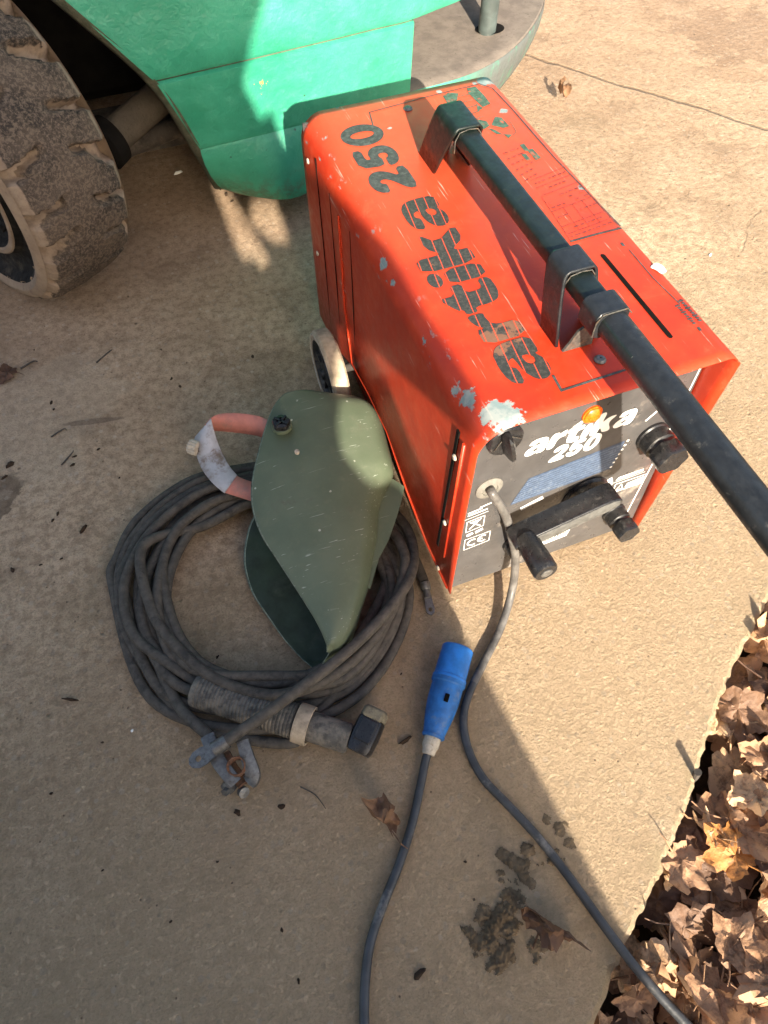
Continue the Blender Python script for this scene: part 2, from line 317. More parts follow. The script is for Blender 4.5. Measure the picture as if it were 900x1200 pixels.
M['leaf_orange'] = mat_leaf('dead leaf orange', (.26, .10, .03, 1), (.46, .18, .05, 1), (.54, .23, .06, 1))
M['leaf'] = mat_leaf('dead leaf brown', (.085, .040, .022, 1), (.46, .26, .14, 1), (.78, .52, .29, 1))

# ------------------------------------------------------------------ mesh helpers
class MB:
    def __init__(s): s.v = []; s.f = []; s.mi = []; s.tone = []; s.cur = 0; s.sm = []; s.smooth = True
    def vert(s, p): s.v.append(tuple(p)); return len(s.v)-1
    def face(s, idx, smooth=None): s.f.append(tuple(idx)); s.mi.append(s.cur); s.sm.append(s.smooth if smooth is None else smooth)
    def grid(s, rows, closed_u=False, closed_v=False, cap=False):
        n, m = len(rows), len(rows[0]); base = len(s.v)
        for r in rows:
            for p in r: s.v.append(tuple(p))
        for i in range(n if closed_u else n-1):
            for j in range(m if closed_v else m-1):
                a = base+i*m+j; b = base+i*m+(j+1) % m; c = base+((i+1) % n)*m+(j+1) % m; d = base+((i+1) % n)*m+j
                s.face((a, b, c, d))
        if cap:
            s.face([base+j for j in reversed(range(m))], False); s.face([base+(n-1)*m+j for j in range(m)], False)
    def tube(s, pts, r, seg=12, cap=True, up=None):
        pts = [Vector(p) for p in pts]; rows = []; n = len(pts); u = None
        for i, p in enumerate(pts):
            d = (pts[min(i+1, n-1)]-pts[max(i-1, 0)]).normalized()
            if u is None:
                u = d.cross(Vector((0, 0, 1)));
                if u.length < .1: u = d.cross(Vector((0, 1, 0)))
            u = (u-d*u.dot(d)).normalized(); v = d.cross(u)
            rr = r[i] if isinstance(r, (list, tuple)) else r
            rows.append([p+(u*math.cos(a)+v*math.sin(a))*rr for a in [2*math.pi*k/seg for k in range(seg)]])
        s.grid(rows, closed_v=True, cap=cap)
    def sweep(s, prof, frames, cap=True, closed=True):  # prof: 2D pts, frames: (origin,u,v)
        s.grid([[o+u*a+v*b for a, b in prof] for o, u, v in frames], closed_v=closed, cap=cap)
    def box(s, c, size, M3=None, bev=.0):
        c = Vector(c); hx, hy, hz = [x/2 for x in size]; M3 = M3 or Matrix.Identity(3)
        bev = min(bev, min(hx, hy, hz)*.9)
        if bev <= 0:
            P = [c+M3@Vector((x, y, z)) for x in (-hx, hx) for y in (-hy, hy) for z in (-hz, hz)]
            b = len(s.v); s.v += [tuple(p) for p in P]
            for q in ((0, 1, 3, 2), (4, 6, 7, 5), (0, 4, 5, 1), (2, 3, 7, 6), (0, 2, 6, 4), (1, 5, 7, 3)): s.face([b+k for k in q], False)
        else:
            bm = bmesh.new(); bmesh.ops.create_cube(bm, size=1)
            bmesh.ops.scale(bm, vec=size, verts=bm.verts); bmesh.ops.bevel(bm, geom=bm.edges[:], offset=bev, segments=2, affect='EDGES', profile=.5)
            b = len(s.v); bm.verts.index_update()
            for v in bm.verts: s.v.append(tuple(c+M3@v.co))
            for f in bm.faces: s.face([b+v.index for v in f.verts], False)
            bm.free()
    def poly(s, outer, place, holes=()):   # flat filled polygon through place(x,y)
        loops = [[Vector((x, y, 0)) for x, y in outer]]+[[Vector((x, y, 0)) for x, y in h] for h in holes]
        tris = tessellate_polygon(loops); flat = [p for l in loops for p in l]; b = len(s.v)
        for p in flat: s.v.append(tuple(place(p.x, p.y)))
        for t in tris: s.face([b+k for k in t], False)
    def prism(s, outer, place, h0, h1):    # place(x,y,h)
        n = len(outer); s.poly(outer, lambda x, y: place(x, y, h1)); b = len(s.v)
        for x, y in outer: s.v.append(tuple(place(x, y, h0)))
        for x, y in outer: s.v.append(tuple(place(x, y, h1)))
        for i in range(n): s.face((b+i, b+(i+1) % n, b+n+(i+1) % n, b+n+i), False)
        s.poly(outer, lambda x, y: place(x, y, h0))
    def disc(s, c, ax, prof, seg=32, a0=0):  # lathe: prof list of (r, h) along ax
        ax = Vector(ax).normalized(); u = ax.cross(Vector((0, 0, 1)));
        if u.length < .1: u = ax.cross(Vector((0, 1, 0)))
        u.normalize(); v = ax.cross(u); c = Vector(c)
        rows = [[c+ax*h+(u*math.cos(a0+2*math.pi*k/seg)+v*math.sin(a0+2*math.pi*k/seg))*r for k in range(seg)] for r, h in prof]
        s.grid(rows, closed_v=True, cap=False)
    def build(s, name, mats, parent=None, autosm=R(35), recalc=True, mod=None):
        me = bpy.data.meshes.new(name); me.from_pydata(s.v, [], s.f)
        for m in (mats if isinstance(mats, (list, tuple)) else [mats]): me.materials.append(M[m] if isinstance(m, str) else m)
        for p, mi, sm in zip(me.polygons, s.mi, s.sm): p.material_index = mi; p.use_smooth = sm
        if s.tone:
            a = me.attributes.new('tone', 'FLOAT', 'POINT'); a.data.foreach_set('value', s.tone+[.5]*(len(s.v)-len(s.tone)))
        me.update()
        if recalc:
            bm = bmesh.new(); bm.from_mesh(me); bmesh.ops.recalc_face_normals(bm, faces=bm.faces); bm.to_mesh(me); bm.free()
        if autosm and any(s.sm):
            bm = bmesh.new(); bm.from_mesh(me)
            for e in bm.edges:
                if len(e.link_faces) == 2 and e.calc_face_angle(0) > autosm: e.smooth = False
            bm.to_mesh(me); bm.free()
        o = bpy.data.objects.new(name, me); COL.objects.link(o)
        if parent: o.parent = parent
        return o
def tag(o, label=None, cat=None, group=None, kind=None):
    if label: o['label'] = label
    if cat: o['category'] = cat
    if group: o['group'] = group
    if kind: o['kind'] = kind
    return o
def empty(name, loc, label, cat, group=None):
    o = bpy.data.objects.new(name, None); COL.objects.link(o); o['_b'] = 1; del o['_b']
    o.empty_display_size = .05
    o['home'] = 0; del o['home']
    tag(o, label, cat, group); HOME.append((o, Vector(loc))); return o
HOME = []   # parts are written in world coordinates; at the end each Empty moves to its base and its parts are shifted back
def solidify(o, t, off=-1):
    m = o.modifiers.new('thickness', 'SOLIDIFY'); m.thickness = t; m.offset = off; return o
def catmull(P, n=10, closed=False):
    P = [Vector(p) for p in P]; out = []; N = len(P)
    rng = range(N) if closed else range(N-1)
    for i in rng:
        if closed: a, b, c, d = P[(i-1) % N], P[i], P[(i+1) % N], P[(i+2) % N]
        else: a, b, c, d = P[max(i-1, 0)], P[i], P[i+1], P[min(i+2, N-1)]
        for k in range(n):
            t = k/n; out.append(.5*((2*b)+(c-a)*t+(2*a-5*b+4*c-d)*t*t+(3*b-a-3*c+d)*t**3))
    if not closed: out.append(P[-1])
    return out
def chaikin(P, it=1, k=.18):
    for _ in range(it):
        Q = []
        for i in range(len(P)):
            a, b = P[i], P[(i+1) % len(P)]
            Q += [(a[0]+(b[0]-a[0])*k, a[1]+(b[1]-a[1])*k), (b[0]+(a[0]-b[0])*k, b[1]+(a[1]-b[1])*k)]
        P = Q
    return P
def rrect(w_, h_, r, n=4):
    P = []
    for cx, cy, a0 in ((w_/2-r, h_/2-r, 0), (-w_/2+r, h_/2-r, 90), (-w_/2+r, -h_/2+r, 180), (w_/2-r, -h_/2+r, 270)):
        for k in range(n+1):
            a = R(a0+90*k/n); P.append((cx+r*math.cos(a), cy+r*math.sin(a)))
    return P

# ------------------------------------------------------------------ setting
def edge_pt(s):   # s metres along the broken slab edge from its lower point
    a, b = bz(697, 1200), bz(900, 706); d = (b-a).normalized(); n = Vector((d.y, -d.x, 0))
    wv = noise.noise(Vector((s*3.1, 3.3, 0)))*.020+noise.noise(Vector((s*13, 1.3, 0)))*.005+noise.noise(Vector((s*70, 9.3, 0)))*.0035+noise.noise(Vector((s*190, 9.3, 0)))*.0015
    return a+d*s+n*wv, n
mb = MB(); rows = [[], [], [], [], [], []]
N = 900
for i in range(N+1):
    s = -6+12*(i/N)
    u = (i/N-.5)*2; s = 25*u**3+1.2*u*.9+.35
    p, n = edge_pt(s); q = noise.noise(Vector((s*40, 7, 2)))*.004
    rows[0].append(p-n*60); rows[1].append(p-n*.20); rows[2].append(p-n*(.006+abs(q))); rows[3].append(p+n*.001+Vector((0, 0, -.006-abs(q))))
    rows[4].append(p+n*(.004+q*2)+Vector((0, 0, -.04))); rows[5].append(p+n*(-.002-q*2)+Vector((0, 0, -.16)))
mb.grid(rows); slab = tag(mb.build('concrete_slab', 'concrete'), kind='structure')
mb = MB(); G = 60; rows = []
for i in range(41):
    r = []
    for j in range(41):
        x = (i/20-1); y = (j/20-1); x = math.copysign(abs(x)**3, x)*80; y = math.copysign(abs(y)**3, y)*80
        r.append((x+.3, y-.5, -.13+noise.noise(Vector((x*3, y*3, 0)))*.012))
    rows.append(r)
mb.grid(rows); tag(mb.build('soil_ground', 'soil'), kind='structure')

# ------------------------------------------------------------------ welder
TZ, H0, W, L = .4515, .03, .35, .70
weld = empty('welding_machine', (W/2, L/2, 0), 'battered orange-red box-shaped arc welder standing on the concrete with long black pull bar', 'welder')
def cover_profile(rl=.042, rr=.022, zb_l=.03, zb_r=.03):
    P = [(0, zb_l), (0, (zb_l+TZ-rl)*.5), (0, TZ-rl)]
    for k in range(1, 9): a = R(180-90*k/8); P.append((rl+rl*math.cos(a), TZ-rl+rl*math.sin(a)))
    P += [(W*.3, TZ), (W*.5, TZ), (W*.7, TZ)]
    for k in range(0, 7): a = R(90-90*k/6); P.append((W-rr+rr*math.cos(a), TZ-rr+rr*math.sin(a)))
    P += [(W, (zb_r+TZ)*.5), (W, zb_r)]
    return P
mb = MB(); rows = []
botz = [(0, .030), (.10, .032), (.19, .062), (.29, .112), (.38, .112), (.46, .100), (.50, .085), (.56, .055), (.62, .040), (.70, .032)]
def lerp(tab, x):
    for (a, b), (c, d) in zip(tab, tab[1:]):
        if x <= c: return b+(d-b)*max(0, (x-a)/(c-a))
    return tab[-1][1]
ys = [i/44*L for i in range(45)]
for y in ys:
    P = cover_profile(zb_l=lerp(botz, y), zb_r=lerp(botz, y)); row = []
    for x, z in P:
        dx = dz = 0
        if x < .001:   # slight oil-can dent of the left side
            k = noise.noise(Vector((y*3.1, z*4.2, 5)))*.003
            D = (.455-.60*y)-z
            dx = k - max(0, min(1, D/.06))*.0026*(.4+1.4*y)
        if z > TZ-.0005: dz = noise.noise(Vector((x*6, y*5, 1)))*.0012
        if y < .02 and x > W-.001: dx = .004*(1-y/.02)
        row.append((x+dx, y, z+dz))
    rows.append(row)
mb.grid(rows); cover = solidify(mb.build('cover', 'red', weld, autosm=R(60)), .0016, -1)
# long air slot in the top: flat black painted for the shade inside
def on_top(x, y, h=.0): return Vector((x, y, TZ+h+noise.noise(Vector((x*6, y*5, 1)))*.0012))
mb = MB(); mb.poly(rrect(.0068, .168, .0034), lambda x, y: on_top(x+.2825, y+.138, .0006)); mb.build('air_slot', 'void', weld)
# chassis inside the cover, rear plate
mb = MB(); mb.box((W/2, .37, .23), (W-.014, .62, .36), bev=.004); mb.box((W/2, .34, .042), (W-.02, .60, .018)); mb.build('chassis', 'red', weld)
mb = MB(); mb.box((W/2, .70-.006, .24), (W-.008, .004, .40)); mb.build('rear_plate', 'panel', weld)
# bent flange / embossing lines on the left side
def strip(mb, pts, wd, x=-.0024, th=.0022):
    pts = [Vector((0, a, b)) for a, b in pts]
    mb.tube([p+Vector((x, 0, 0)) for p in pts], wd, 6)
mb = MB()
strip(mb, [(.5, .40), (.503, .218), (.474, .105), (.44, .108), (.384, .117), (.288, .117), (.192, .067), (.10, .037), (.01, .034)], .0022, -.0016)
mb.build('embossed_edge', 'red', weld)
mb = MB()
for pts, wd in [([(.612, .428), (.612, .05)], .0011), ([(.448, .408), (.452, .283), (.455, .15)], .0009), ([(.545, .41), (.545, .06)], .0009)]: strip(mb, pts, wd, -.0006)
mb.build('sheet_seam', 'void', weld)
mb = MB(); pts = [(.044, .40), (.050, .40), (.064, .10), (.058, .10)]
mb.box((-.0004, .054, .25), (.004, .0062, .31), Matrix.Rotation(R(2.5), 3, 'X'), 0); mb.build('side_slot', 'void', weld)
mb = MB(); strip(mb, [(.030, .40), (.036, .10)], .0025, -.001); mb.build('flange_lip', 'red', weld)
for (y, z) in [(.045, .355), (.046, .19), (.047, .04), (.655, .22), (.655, .40)]:
    mb = MB(); mb.disc((-.002, y, z), (-1, 0, 0), [(0.0048, 0), (.0048, .0012), (.0035, .0028), (.0008, .0032)], 14)
    mb.build('screw', 'cream', weld)
for (px, py) in [(703, 422), (478, 128)]:
    p = bz(px, py, TZ); mb = MB(); mb.disc(p, (0, 0, 1), [(.0075, .0005), (.0075, .0015), (.005, .0038), (.0012, .0042), (.001, .003), (0, .003)], 16); mb.build('screw', 'steel', weld)
# front panel, tilted and recessed under the cover lip
p0 = Vector((0, .012, .03)); up = (Vector((0, .045, .45))-p0).normalized(); pn = Vector((0, -.997, .078)).normalized()
def PP(u, v, h=0.0): return p0+Vector((u, 0, 0))+up*v+pn*h
mb = MB()
out = [(.003, -.004), (W-.003, -.004), (W-.003, .395)]
for k in range(6): a = R(90*k/5); out.append((W-.003-.02+.02*math.cos(a), .395+.02*math.sin(a)))
for k in range(9): a = R(90+90*k/8); out.append((.003+.04+.04*math.cos(a), .375+.04*math.sin(a)))
mb.prism(out, PP, -.003, 0.0); mb.build('front_panel', 'panel', weld)

# --- glyphs
def ell(cx, cy, rx, ry, n=26): return [(cx+rx*math.cos(2*math.pi*k/n), cy+ry*math.sin(2*math.pi*k/n)) for k in range(n)]
G = {
 'a': (1.12, [([(.68,0),(1.1,0),(1.1,.6),(1.02,.86),(.8,1.0),(.35,1.0),(.12,.9),(.05,.68),(.42,.64),(.48,.76),(.62,.76),(.68,.66),(.68,.6),(.3,.56),(.08,.42),(.02,.22),(.1,.06),(.28,-.02),(.5,0),(.66,.12)], [[(.68,.42),(.5,.4),(.42,.3),(.46,.2),(.58,.18),(.68,.28)]])]),
 'r': (.82, [([(0,0),(.42,0),(.42,.45),(.5,.6),(.68,.64),(.8,.62),(.8,1.0),(.66,1.0),(.5,.92),(.4,.78),(.4,.98),(0,.98)], [])]),
 't': (.86, [([(.14,.3),(.14,.7),(0,.7),(0,.98),(.14,.98),(.14,1.1),(.56,1.38),(.56,.98),(.84,.98),(.84,.7),(.56,.7),(.56,.38),(.62,.29),(.84,.29),(.84,0),(.46,-.02),(.22,.08)], [])]),
 'i': (.44, [([(0,0),(.42,0),(.42,.92),(0,.92)], []), (ell(.21,1.2,.21,.17), [])]),
 'k': (1.2, [([(0,0),(.42,0),(.42,.25),(.52,.37),(.74,0),(1.22,0),(.8,.62),(1.18,.98),(.68,.98),(.42,.68),(.42,1.38),(0,1.38)], [])]),
 '2': (1.04, [([(0,0),(1.02,0),(1.02,.32),(.62,.34),(.9,.64),(1.0,.88),(.97,1.12),(.8,1.3),(.5,1.38),(.2,1.3),(.04,1.14),(0,.9),(.38,.86),(.42,.98),(.5,1.03),(.58,.98),(.6,.86),(.48,.66),(0,.3)], [])]),
 '5': (1.04, [([(.0,.44),(.38,.42),(.42,.33),(.51,.29),(.62,.33),(.65,.45),(.62,.57),(.5,.6),(.4,.53),(.04,.58),(.12,1.36),(.96,1.36),(.96,1.04),(.47,1.04),(.45,.88),(.68,.9),(.92,.76),(1.03,.5),(.98,.22),(.8,.04),(.5,-.03),(.2,.04),(.04,.2)], [])]),
 '0': (1.1, [(ell(.54,.68,.54,.71,40), [ell(.54,.68,.17,.40,26)])]),
}
def glyphs(mb, text, place, size_x, size_y, gap=.1, shear=0, it=2):
    x = 0; adv = []
    for ch in text: adv.append(G[ch][0]); 
    tot = sum(adv)+gap*(len(text)-1)
    for ch in text:
        wd, cs = G[ch]
        for o, hs in cs:
            f = lambda P: [((px+x+shear*py)/tot, py) for px, py in (chaikin(P, it, .22) if len(P) < 26 else P)]
            mb.poly(f(o), lambda a, b: place(a*size_x, b*size_y), [f(h) for h in hs])
        x += wd+gap
# big lettering on the top, reading towards the rear, cap tops to the left
def mat_striped():
    t = NT('striped black print'); sep = t.n('ShaderNodeSeparateXYZ'); t.l(t.co, sep.inputs[0])
    v = t.math('ADD', t.math('SUBTRACT', sep.outputs[0], t.math('MULTIPLY', sep.outputs[1], .13)), t.math('MULTIPLY', t.noise(40, 3), .0012))
    fr = t.math('FRACT', t.math('MULTIPLY', v, 1/.0148)); d = t.math('ABSOLUTE', t.math('SUBTRACT', fr, .5))
    ln = t.math('MULTIPLY', t.ramp(d, .048, .028), t.ramp(sep.outputs[1], .44, .43))
    n = t.noise(240, 6, .75); n2 = t.noise(70, 6, .7)
    c = t.mix(t.ramp(n, .42, .66), (.030, .032, .028, 1), (.075, .070, .058, 1))
    worn = t.math('MAXIMUM', t.spot((.075, .125, TZ), .017, t.noise(60)), t.ramp(n2, .66, .72))
    worn = t.math('MAXIMUM', worn, t.math('MULTIPLY', t.spot((.105, .135, TZ), .022, t.noise(60)), t.ramp(n2, .45, .5)))
    c = t.mix(t.math('MULTIPLY', worn, .5), c, (.34, .15, .08, 1)); c = t.mix(ln, c, (.70, .07, .025, 1))
    return t.out(c, .55, t.bump(n, .2, .0005))
M['striped'] = mat_striped()
mb = MB(); glyphs(mb, 'artika', lambda a, b: on_top(.121-b, .048+a, .0008) if .121-b > .042 else Vector((.121-b, .048+a, TZ+.0012-((.042-(.121-b))**2)/.084+noise.noise(Vector(((.121-b)*6, (.048+a)*5, 1)))*.0012)), .378, .0575, .03, 0, 1)
mb.build('lettering', 'striped', weld)
mb = MB(); glyphs(mb, '250', lambda a, b: on_top(max(.043, .110-b), .452+a, .0008), .186, .0485, .09, 0, 1)
mb.build('lettering', 'ink', weld)
# printed frame lines on the top
def ln(mb, pts, wd, place):
    pts = [Vector((a, b, 0)) for a, b in pts]; L_, R_ = [], []
    for i, p in enumerate(pts):
        d0 = (pts[i]-pts[i-1]).normalized() if i else (pts[1]-pts[0]).normalized()
        d1 = (pts[i+1]-pts[i]).normalized() if i < len(pts)-1 else d0
        d = (d0+d1).normalized(); n = Vector((-d.y, d.x, 0))*wd/2/max(.5, d.dot(d0)); L_.append(place(*(p+n).xy)); R_.append(place(*(p-n).xy))
    mb.grid([L_, R_])
tp = lambda x, y: on_top(x, y, .0007)
q = lambda px, py: tuple(bz(px, py, TZ).xy)
mb = MB()
ln(mb, [q(437, 147), q(433, 132), q(500, 114), q(562, 99), q(577, 104), q(600, 128), q(650, 185), q(727, 266)], .0022, tp)
ln(mb, [q(728, 268), q(700, 275), q(668, 284)], .0034, tp); mb.build('printed_border', 'ink', weld); mb = MB()
ln(mb, [q(648, 440), q(658, 458), q(738, 432)], .0032, tp)
mb.build('printed_border', 'ink', weld)
mb = MB()
ln(mb, [q(737, 293), q(765, 326), q(797, 357)], .0016, tp)
for a, b in (((797, 352), (822, 378)), ((793, 358), (815, 381))):
    A, B = Vector(q(*a)), Vector(q(*b))
    for k in range(9):
        c0 = A.lerp(B, k/9); c1 = A.lerp(B, (k+.6)/9); ln(mb, [tuple(c0), tuple(c1)], .0045 if k % 3 else .007, tp)
ln(mb, [q(818, 384), q(821, 388)], .004, tp); ln(mb, [q(728, 285), q(731, 289)], .004, tp)
mb.build('scale_print', 'ink', weld)
mb = MB(); A, B, C_, D = [Vector(q(*p)) for p in ((622, 212), (662, 196), (722, 262), (668, 282))]
def tb(u, v): return tuple(A.lerp(B, u).lerp(D.lerp(C_, u), v))
for v in (.0, .14, .28, .55, .8, .92): ln(mb, [tb(0, v), tb(1, v)], .0009, tp)
for u in (.0, 1.0): ln(mb, [tb(u, .3), tb(u, 1)], .0009, tp)
for u in (.28, .5, .74): ln(mb, [tb(u, .55), tb(u, .92)], .0008, tp)
rnd = random.Random(3)
for v in (.07, .2, .36, .43, .5, .66, .86, .97):
    u = .05
    while u < .93:
        l_ = rnd.uniform(.03, .12)
        if rnd.random() < .7: ln(mb, [tb(u, v), tb(min(.97, u+l_), v)], .0024, tp)
        u += l_+.04
for r0 in range(6):   # small block of text beside the graphic
    a0 = Vector(q(590+r0*5, 180+r0*6.5)); b0 = Vector(q(612+r0*4, 172+r0*6)); u = 0
    while u < .9:
        l_ = rnd.uniform(.1, .3); ln(mb, [tuple(a0.lerp(b0, u)), tuple(a0.lerp(b0, min(1, u+l_)))], .0022, tp); u += l_+.12
mb.build('printed_table', 'ink_thin', weld)
mb = MB()
for gi, P in enumerate(([(519,113),(526,109),(537,110),(536,117),(531,123),(524,121)], [(547,104),(557,102),(567,112),(575,122),(566,126),(556,117),(549,110)],
          [(560,140),(570,142),(574,147),(567,152),(561,148)], [(580,137),(588,138),(597,148),(590,150),(576,147)], [(571,150),(580,152),(588,157),(582,157)], [(590,157),(600,158),(596,162)], [(558,122),(566,127),(560,131)],
          [(609,170),(614,168),(620,176),(616,178)], [(618,176),(624,174),(634,185),(628,188)], [(611,181),(616,180),(622,187),(618,189)])):
    if gi == 7: mb.build('printed_graphic', 'ink_green', weld); mb = MB()
    mb.poly([q(*p) for p in P], tp)
mb.build('printed_caption', 'ink_green', weld); mb = MB()
for k in range(5): ln(mb, [q(536+k*4, 114+k*7), q(550+k*4, 111+k*6.4)], .0018, tp)
mb.build('printed_rays', 'ink_green', weld); mb = MB()
ln(mb, [q(583, 157), q(602, 158), q(605, 154), q(598, 143)], .001, tp)
mb.build('printed_outline', 'ink_green', weld)
mb = MB()
for P in ([(761,314),(768,308),(776,311),(782,319),(775,322),(769,317)],):
    mb.poly(chaikin([q(*p) for p in P], 2), lambda x, y: on_top(x, y, .0009))
mb.build('paint_splash', 'white', weld)

# --- panel print and fittings
pl = lambda u, v: PP(u, v, .0005)
mb = MB(); glyphs(mb, 'artika', lambda a, b: pl(.094+a, .291+b), .166, .0295, .05, .24); glyphs(mb, '250', lambda a, b: pl(.137+a, .2600+b), .076, .0225, .07, .24)
mb.build('lettering', 'white', weld)
mb = MB(); ln(mb, [(.344, .40), (.337, .20), (.3275, .045)], .0022, pl)
def frame(mb, a, b, c, d, wd=.0012): ln(mb, [a, b], wd, pl); ln(mb, [b, c], wd, pl); ln(mb, [c, d], wd, pl); ln(mb, [d, a], wd, pl)
mb.build('border_line', 'white', weld); mb = MB()
# CE mark box, bin and warning labels
frame(mb, (.022, .104), (.064, .108), (.064, .134), (.022, .132))
def arc(mb, cx, cy, r, a0, a1, wd): ln(mb, [(cx+r*math.cos(R(a0+(a1-a0)*k/10)), cy+r*math.sin(R(a0+(a1-a0)*k/10))) for k in range(11)], wd, pl)
arc(mb, .035, .119, .0075, 50, 310, .0028); arc(mb, .052, .121, .0075, 50, 310, .0028); ln(mb, [(.045, .121), (.052, .121)], .0025, pl)
mb.build('ce_label', 'white', weld); mb = MB()
frame(mb, (.022, .152), (.050, .156), (.050, .182), (.022, .179)); ln(mb, [(.027, .158), (.045, .178)], .002, pl); ln(mb, [(.027, .176), (.045, .159)], .002, pl); ln(mb, [(.029, .174), (.044, .175)], .003, pl)
ln(mb, [(.024, .142), (.034, .145)], .006, pl); ln(mb, [(.038, .144), (.05, .148)], .006, pl)
for k, (a, b) in enumerate([(.022, .045), (.022, .036), (.04, .05)]): ln(mb, [(a, .194+k*.006), (b+.008, .197+k*.006)], .0028, pl)
ln(mb, [(.018, .186), (.055, .190)], .001, pl)
mb.build('disposal_label', 'white', weld); mb = MB()
# maker's plate under the crank
mb.poly([(.163, .034), (.213, .038), (.219, .062), (.170, .056)], pl)
mb.build('maker_plate', 'white', weld); mb = MB()
# right hand labels
frame(mb, (.277, .124), (.333, .124), (.333, .146), (.277, .146), .0016); mb.poly([(.298, .128), (.330, .127), (.330, .142), (.300, .138)], pl); ln(mb, [(.282, .128), (.289, .141), (.294, .128), (.282, .128)], .0016, pl)
mb.poly([(.274, .156), (.322, .158), (.322, .164), (.278, .163)], pl); ln(mb, [(.27, .152), (.327, .154)], .001, pl)
mb.build('warning_label', 'white', weld); mb = MB()
ln(mb, [(.272, .092), (.30, .094)], .005, pl); mb.build('socket_mark', 'white', weld); mb = MB()
ln(mb, [(.285, .285), (.300, .300), (.325, .302)], .0035, pl); mb.build('socket_mark', 'white', weld); mb = MB()
for k in range(7): mb.poly(ell(.267-.0022*k, .252-k*.0088, .0022, .0022, 8), pl)
mb.build('dotted_line', 'white', weld); mb = MB(); arc(mb, .222, .146, .044, -12, 30, .008); mb.build('scale_arc', 'white', weld); mb = MB(); ln(mb, [(.110, .166), (.145, .178)], .009, pl)
mb.build('scale_mark', 'white', weld)
mb = MB(); mb.poly([(.090, .186), (.256, .195), (.262, .254), (.112, .238)], lambda u, v: PP(u, v, .0004)); mb.build('current_scale', 'slate', weld)
mb = MB()
for k in range(1, 10):
    t_ = k/10; ln(mb, [(.090+.022*t_, .186+.052*t_), (.256+.006*t_, .195+.059*t_)], .0010, lambda u, v: PP(u, v, .0007))
for k in range(1, 30):
    t_ = k/30
    for m_ in range(6):
        if rnd.random() < .25:
            s0, s1 = (m_+.25)/6, (m_+.6)/6; A_ = (.090+.166*t_, .186+.009*t_); B_ = (.112+.150*t_, .238+.016*t_)
            f = lambda s_: (A_[0]+(B_[0]-A_[0])*s_, A_[1]+(B_[1]-A_[1])*s_); ln(mb, [f(s0), f(s1)], .0008, lambda u, v: PP(u, v, .0008))
M['scale_light'] = simple('pale blue print', (.13, .17, .24, 1), .6, .3, 300)
mb.build('scale_marks', 'scale_light', weld)
# maker's name
def text_part(txt, size, place, mat, name, shear=0, ex=0, bold=0.02):
    cu = bpy.data.curves.new('t', 'FONT'); cu.body = txt; cu.size = 1; cu.offset = bold; cu.resolution_u = 3; cu.shear = shear
    o = bpy.data.objects.new('t', cu); COL.objects.link(o); dg = bpy.context.evaluated_depsgraph_get(); me = bpy.data.meshes.new_from_object(o.evaluated_get(dg))
    for v in me.vertices: v.co = place(v.co.x*size, v.co.y*size)
    bpy.data.objects.remove(o); me.name = name; me.materials.clear(); me.materials.append(M[mat]); me.transform(Matrix.Identity(4))
    r = bpy.data.objects.new(name, me); COL.objects.link(r); r.parent = weld; return r
text_part('TELWIN', .0165, lambda a, b: PP(.1695+a*.66, .0415+b*1.0+a*.08, .001), 'ink', 'maker_name', .15)
# lamp
mb = MB(); mb.disc(PP(.187, .338), pn, [(.0145, 0), (.0145, .003), (.0125, .0035), (.0125, .005), (.008, .0085), (.0, .0095)], 24); mb.build('pilot_lamp', 'lamp', weld)
# rotary switch: disc plus winged grip
def knob_switch(u, v):
    k = MB(); k.disc(PP(u, v), pn, [(.025, 0), (.025, .006), (.022, .009), (.0, .009)], 32); o = k.build('rotary_switch', 'plastic', weld)
    k = MB(); ax = Vector((0.25, 0, -1)).normalized(); c = PP(u, v, .009); side = ax.cross(pn)
    prof = [(-.0075, 0), (-.006, .012), (-.0025, .019), (.0025, .019), (.006, .012), (.0075, 0)]
    fr = []
    for t_, s_ in ((-.023, .15), (-.019, .8), (-.01, 1), (.008, 1.05), (.018, .95), (.026, .6), (.030, .12)): fr.append((c+ax*t_, side*s_, pn*(.55+.45*s_)))
    k.sweep(prof, fr); k.build('grip', 'plastic', o)
    k = MB(); 
    for sg in (-1, 1): k.tube([c+ax*-.018+pn*.0015, c+ax*.004+side*sg*.019+pn*.0015], .0008, 5)
    k.build('pointer_line', 'bare', o)
knob_switch(.060, .345)
# cable bush
mb = MB(); mb.disc(PP(.050, .247), pn, [(.0205, 0), (.0205, .002), (.016, .0045), (.012, .005), (.011, .003), (.0, .003)], 28); mb.build('cable_bush', 'grommet', weld)
# output sockets with knurled caps
def socket(u, v, r, ln_, cap=True, silver=False):
    k = MB(); k.disc(PP(u, v), pn, [(r*1.08, 0), (r*1.08, .004), (r, .006), (r, ln_*.42), (r*.86, ln_*.46), (r*.80, ln_*.56), (0, ln_*.56)], 32); o = k.build('output_socket', 'plastic', weld)
    k = MB()
    if cap:
        seg = 36; rows = []; a1 = pn; uu = Vector((1, 0, 0)); vv = a1.cross(uu)
        for rr, h in ((0, ln_*.56), (.94, ln_*.56), (1.0, ln_*.60), (1.0, ln_*.94), (.93, ln_), (0, ln_)):
            rows.append([PP(u, v, h)+(uu*math.cos(a)+vv*math.sin(a))*r*rr*(1+.07*math.cos(a*6)) for a in [2*math.pi*j/seg for j in range(seg)]])
        k.grid(rows, closed_v=True); k.build('socket_cap', 'plastic', o)
    return o
socket(.308, .246, .0235, .055); socket(.296, .062, .019, .050); 
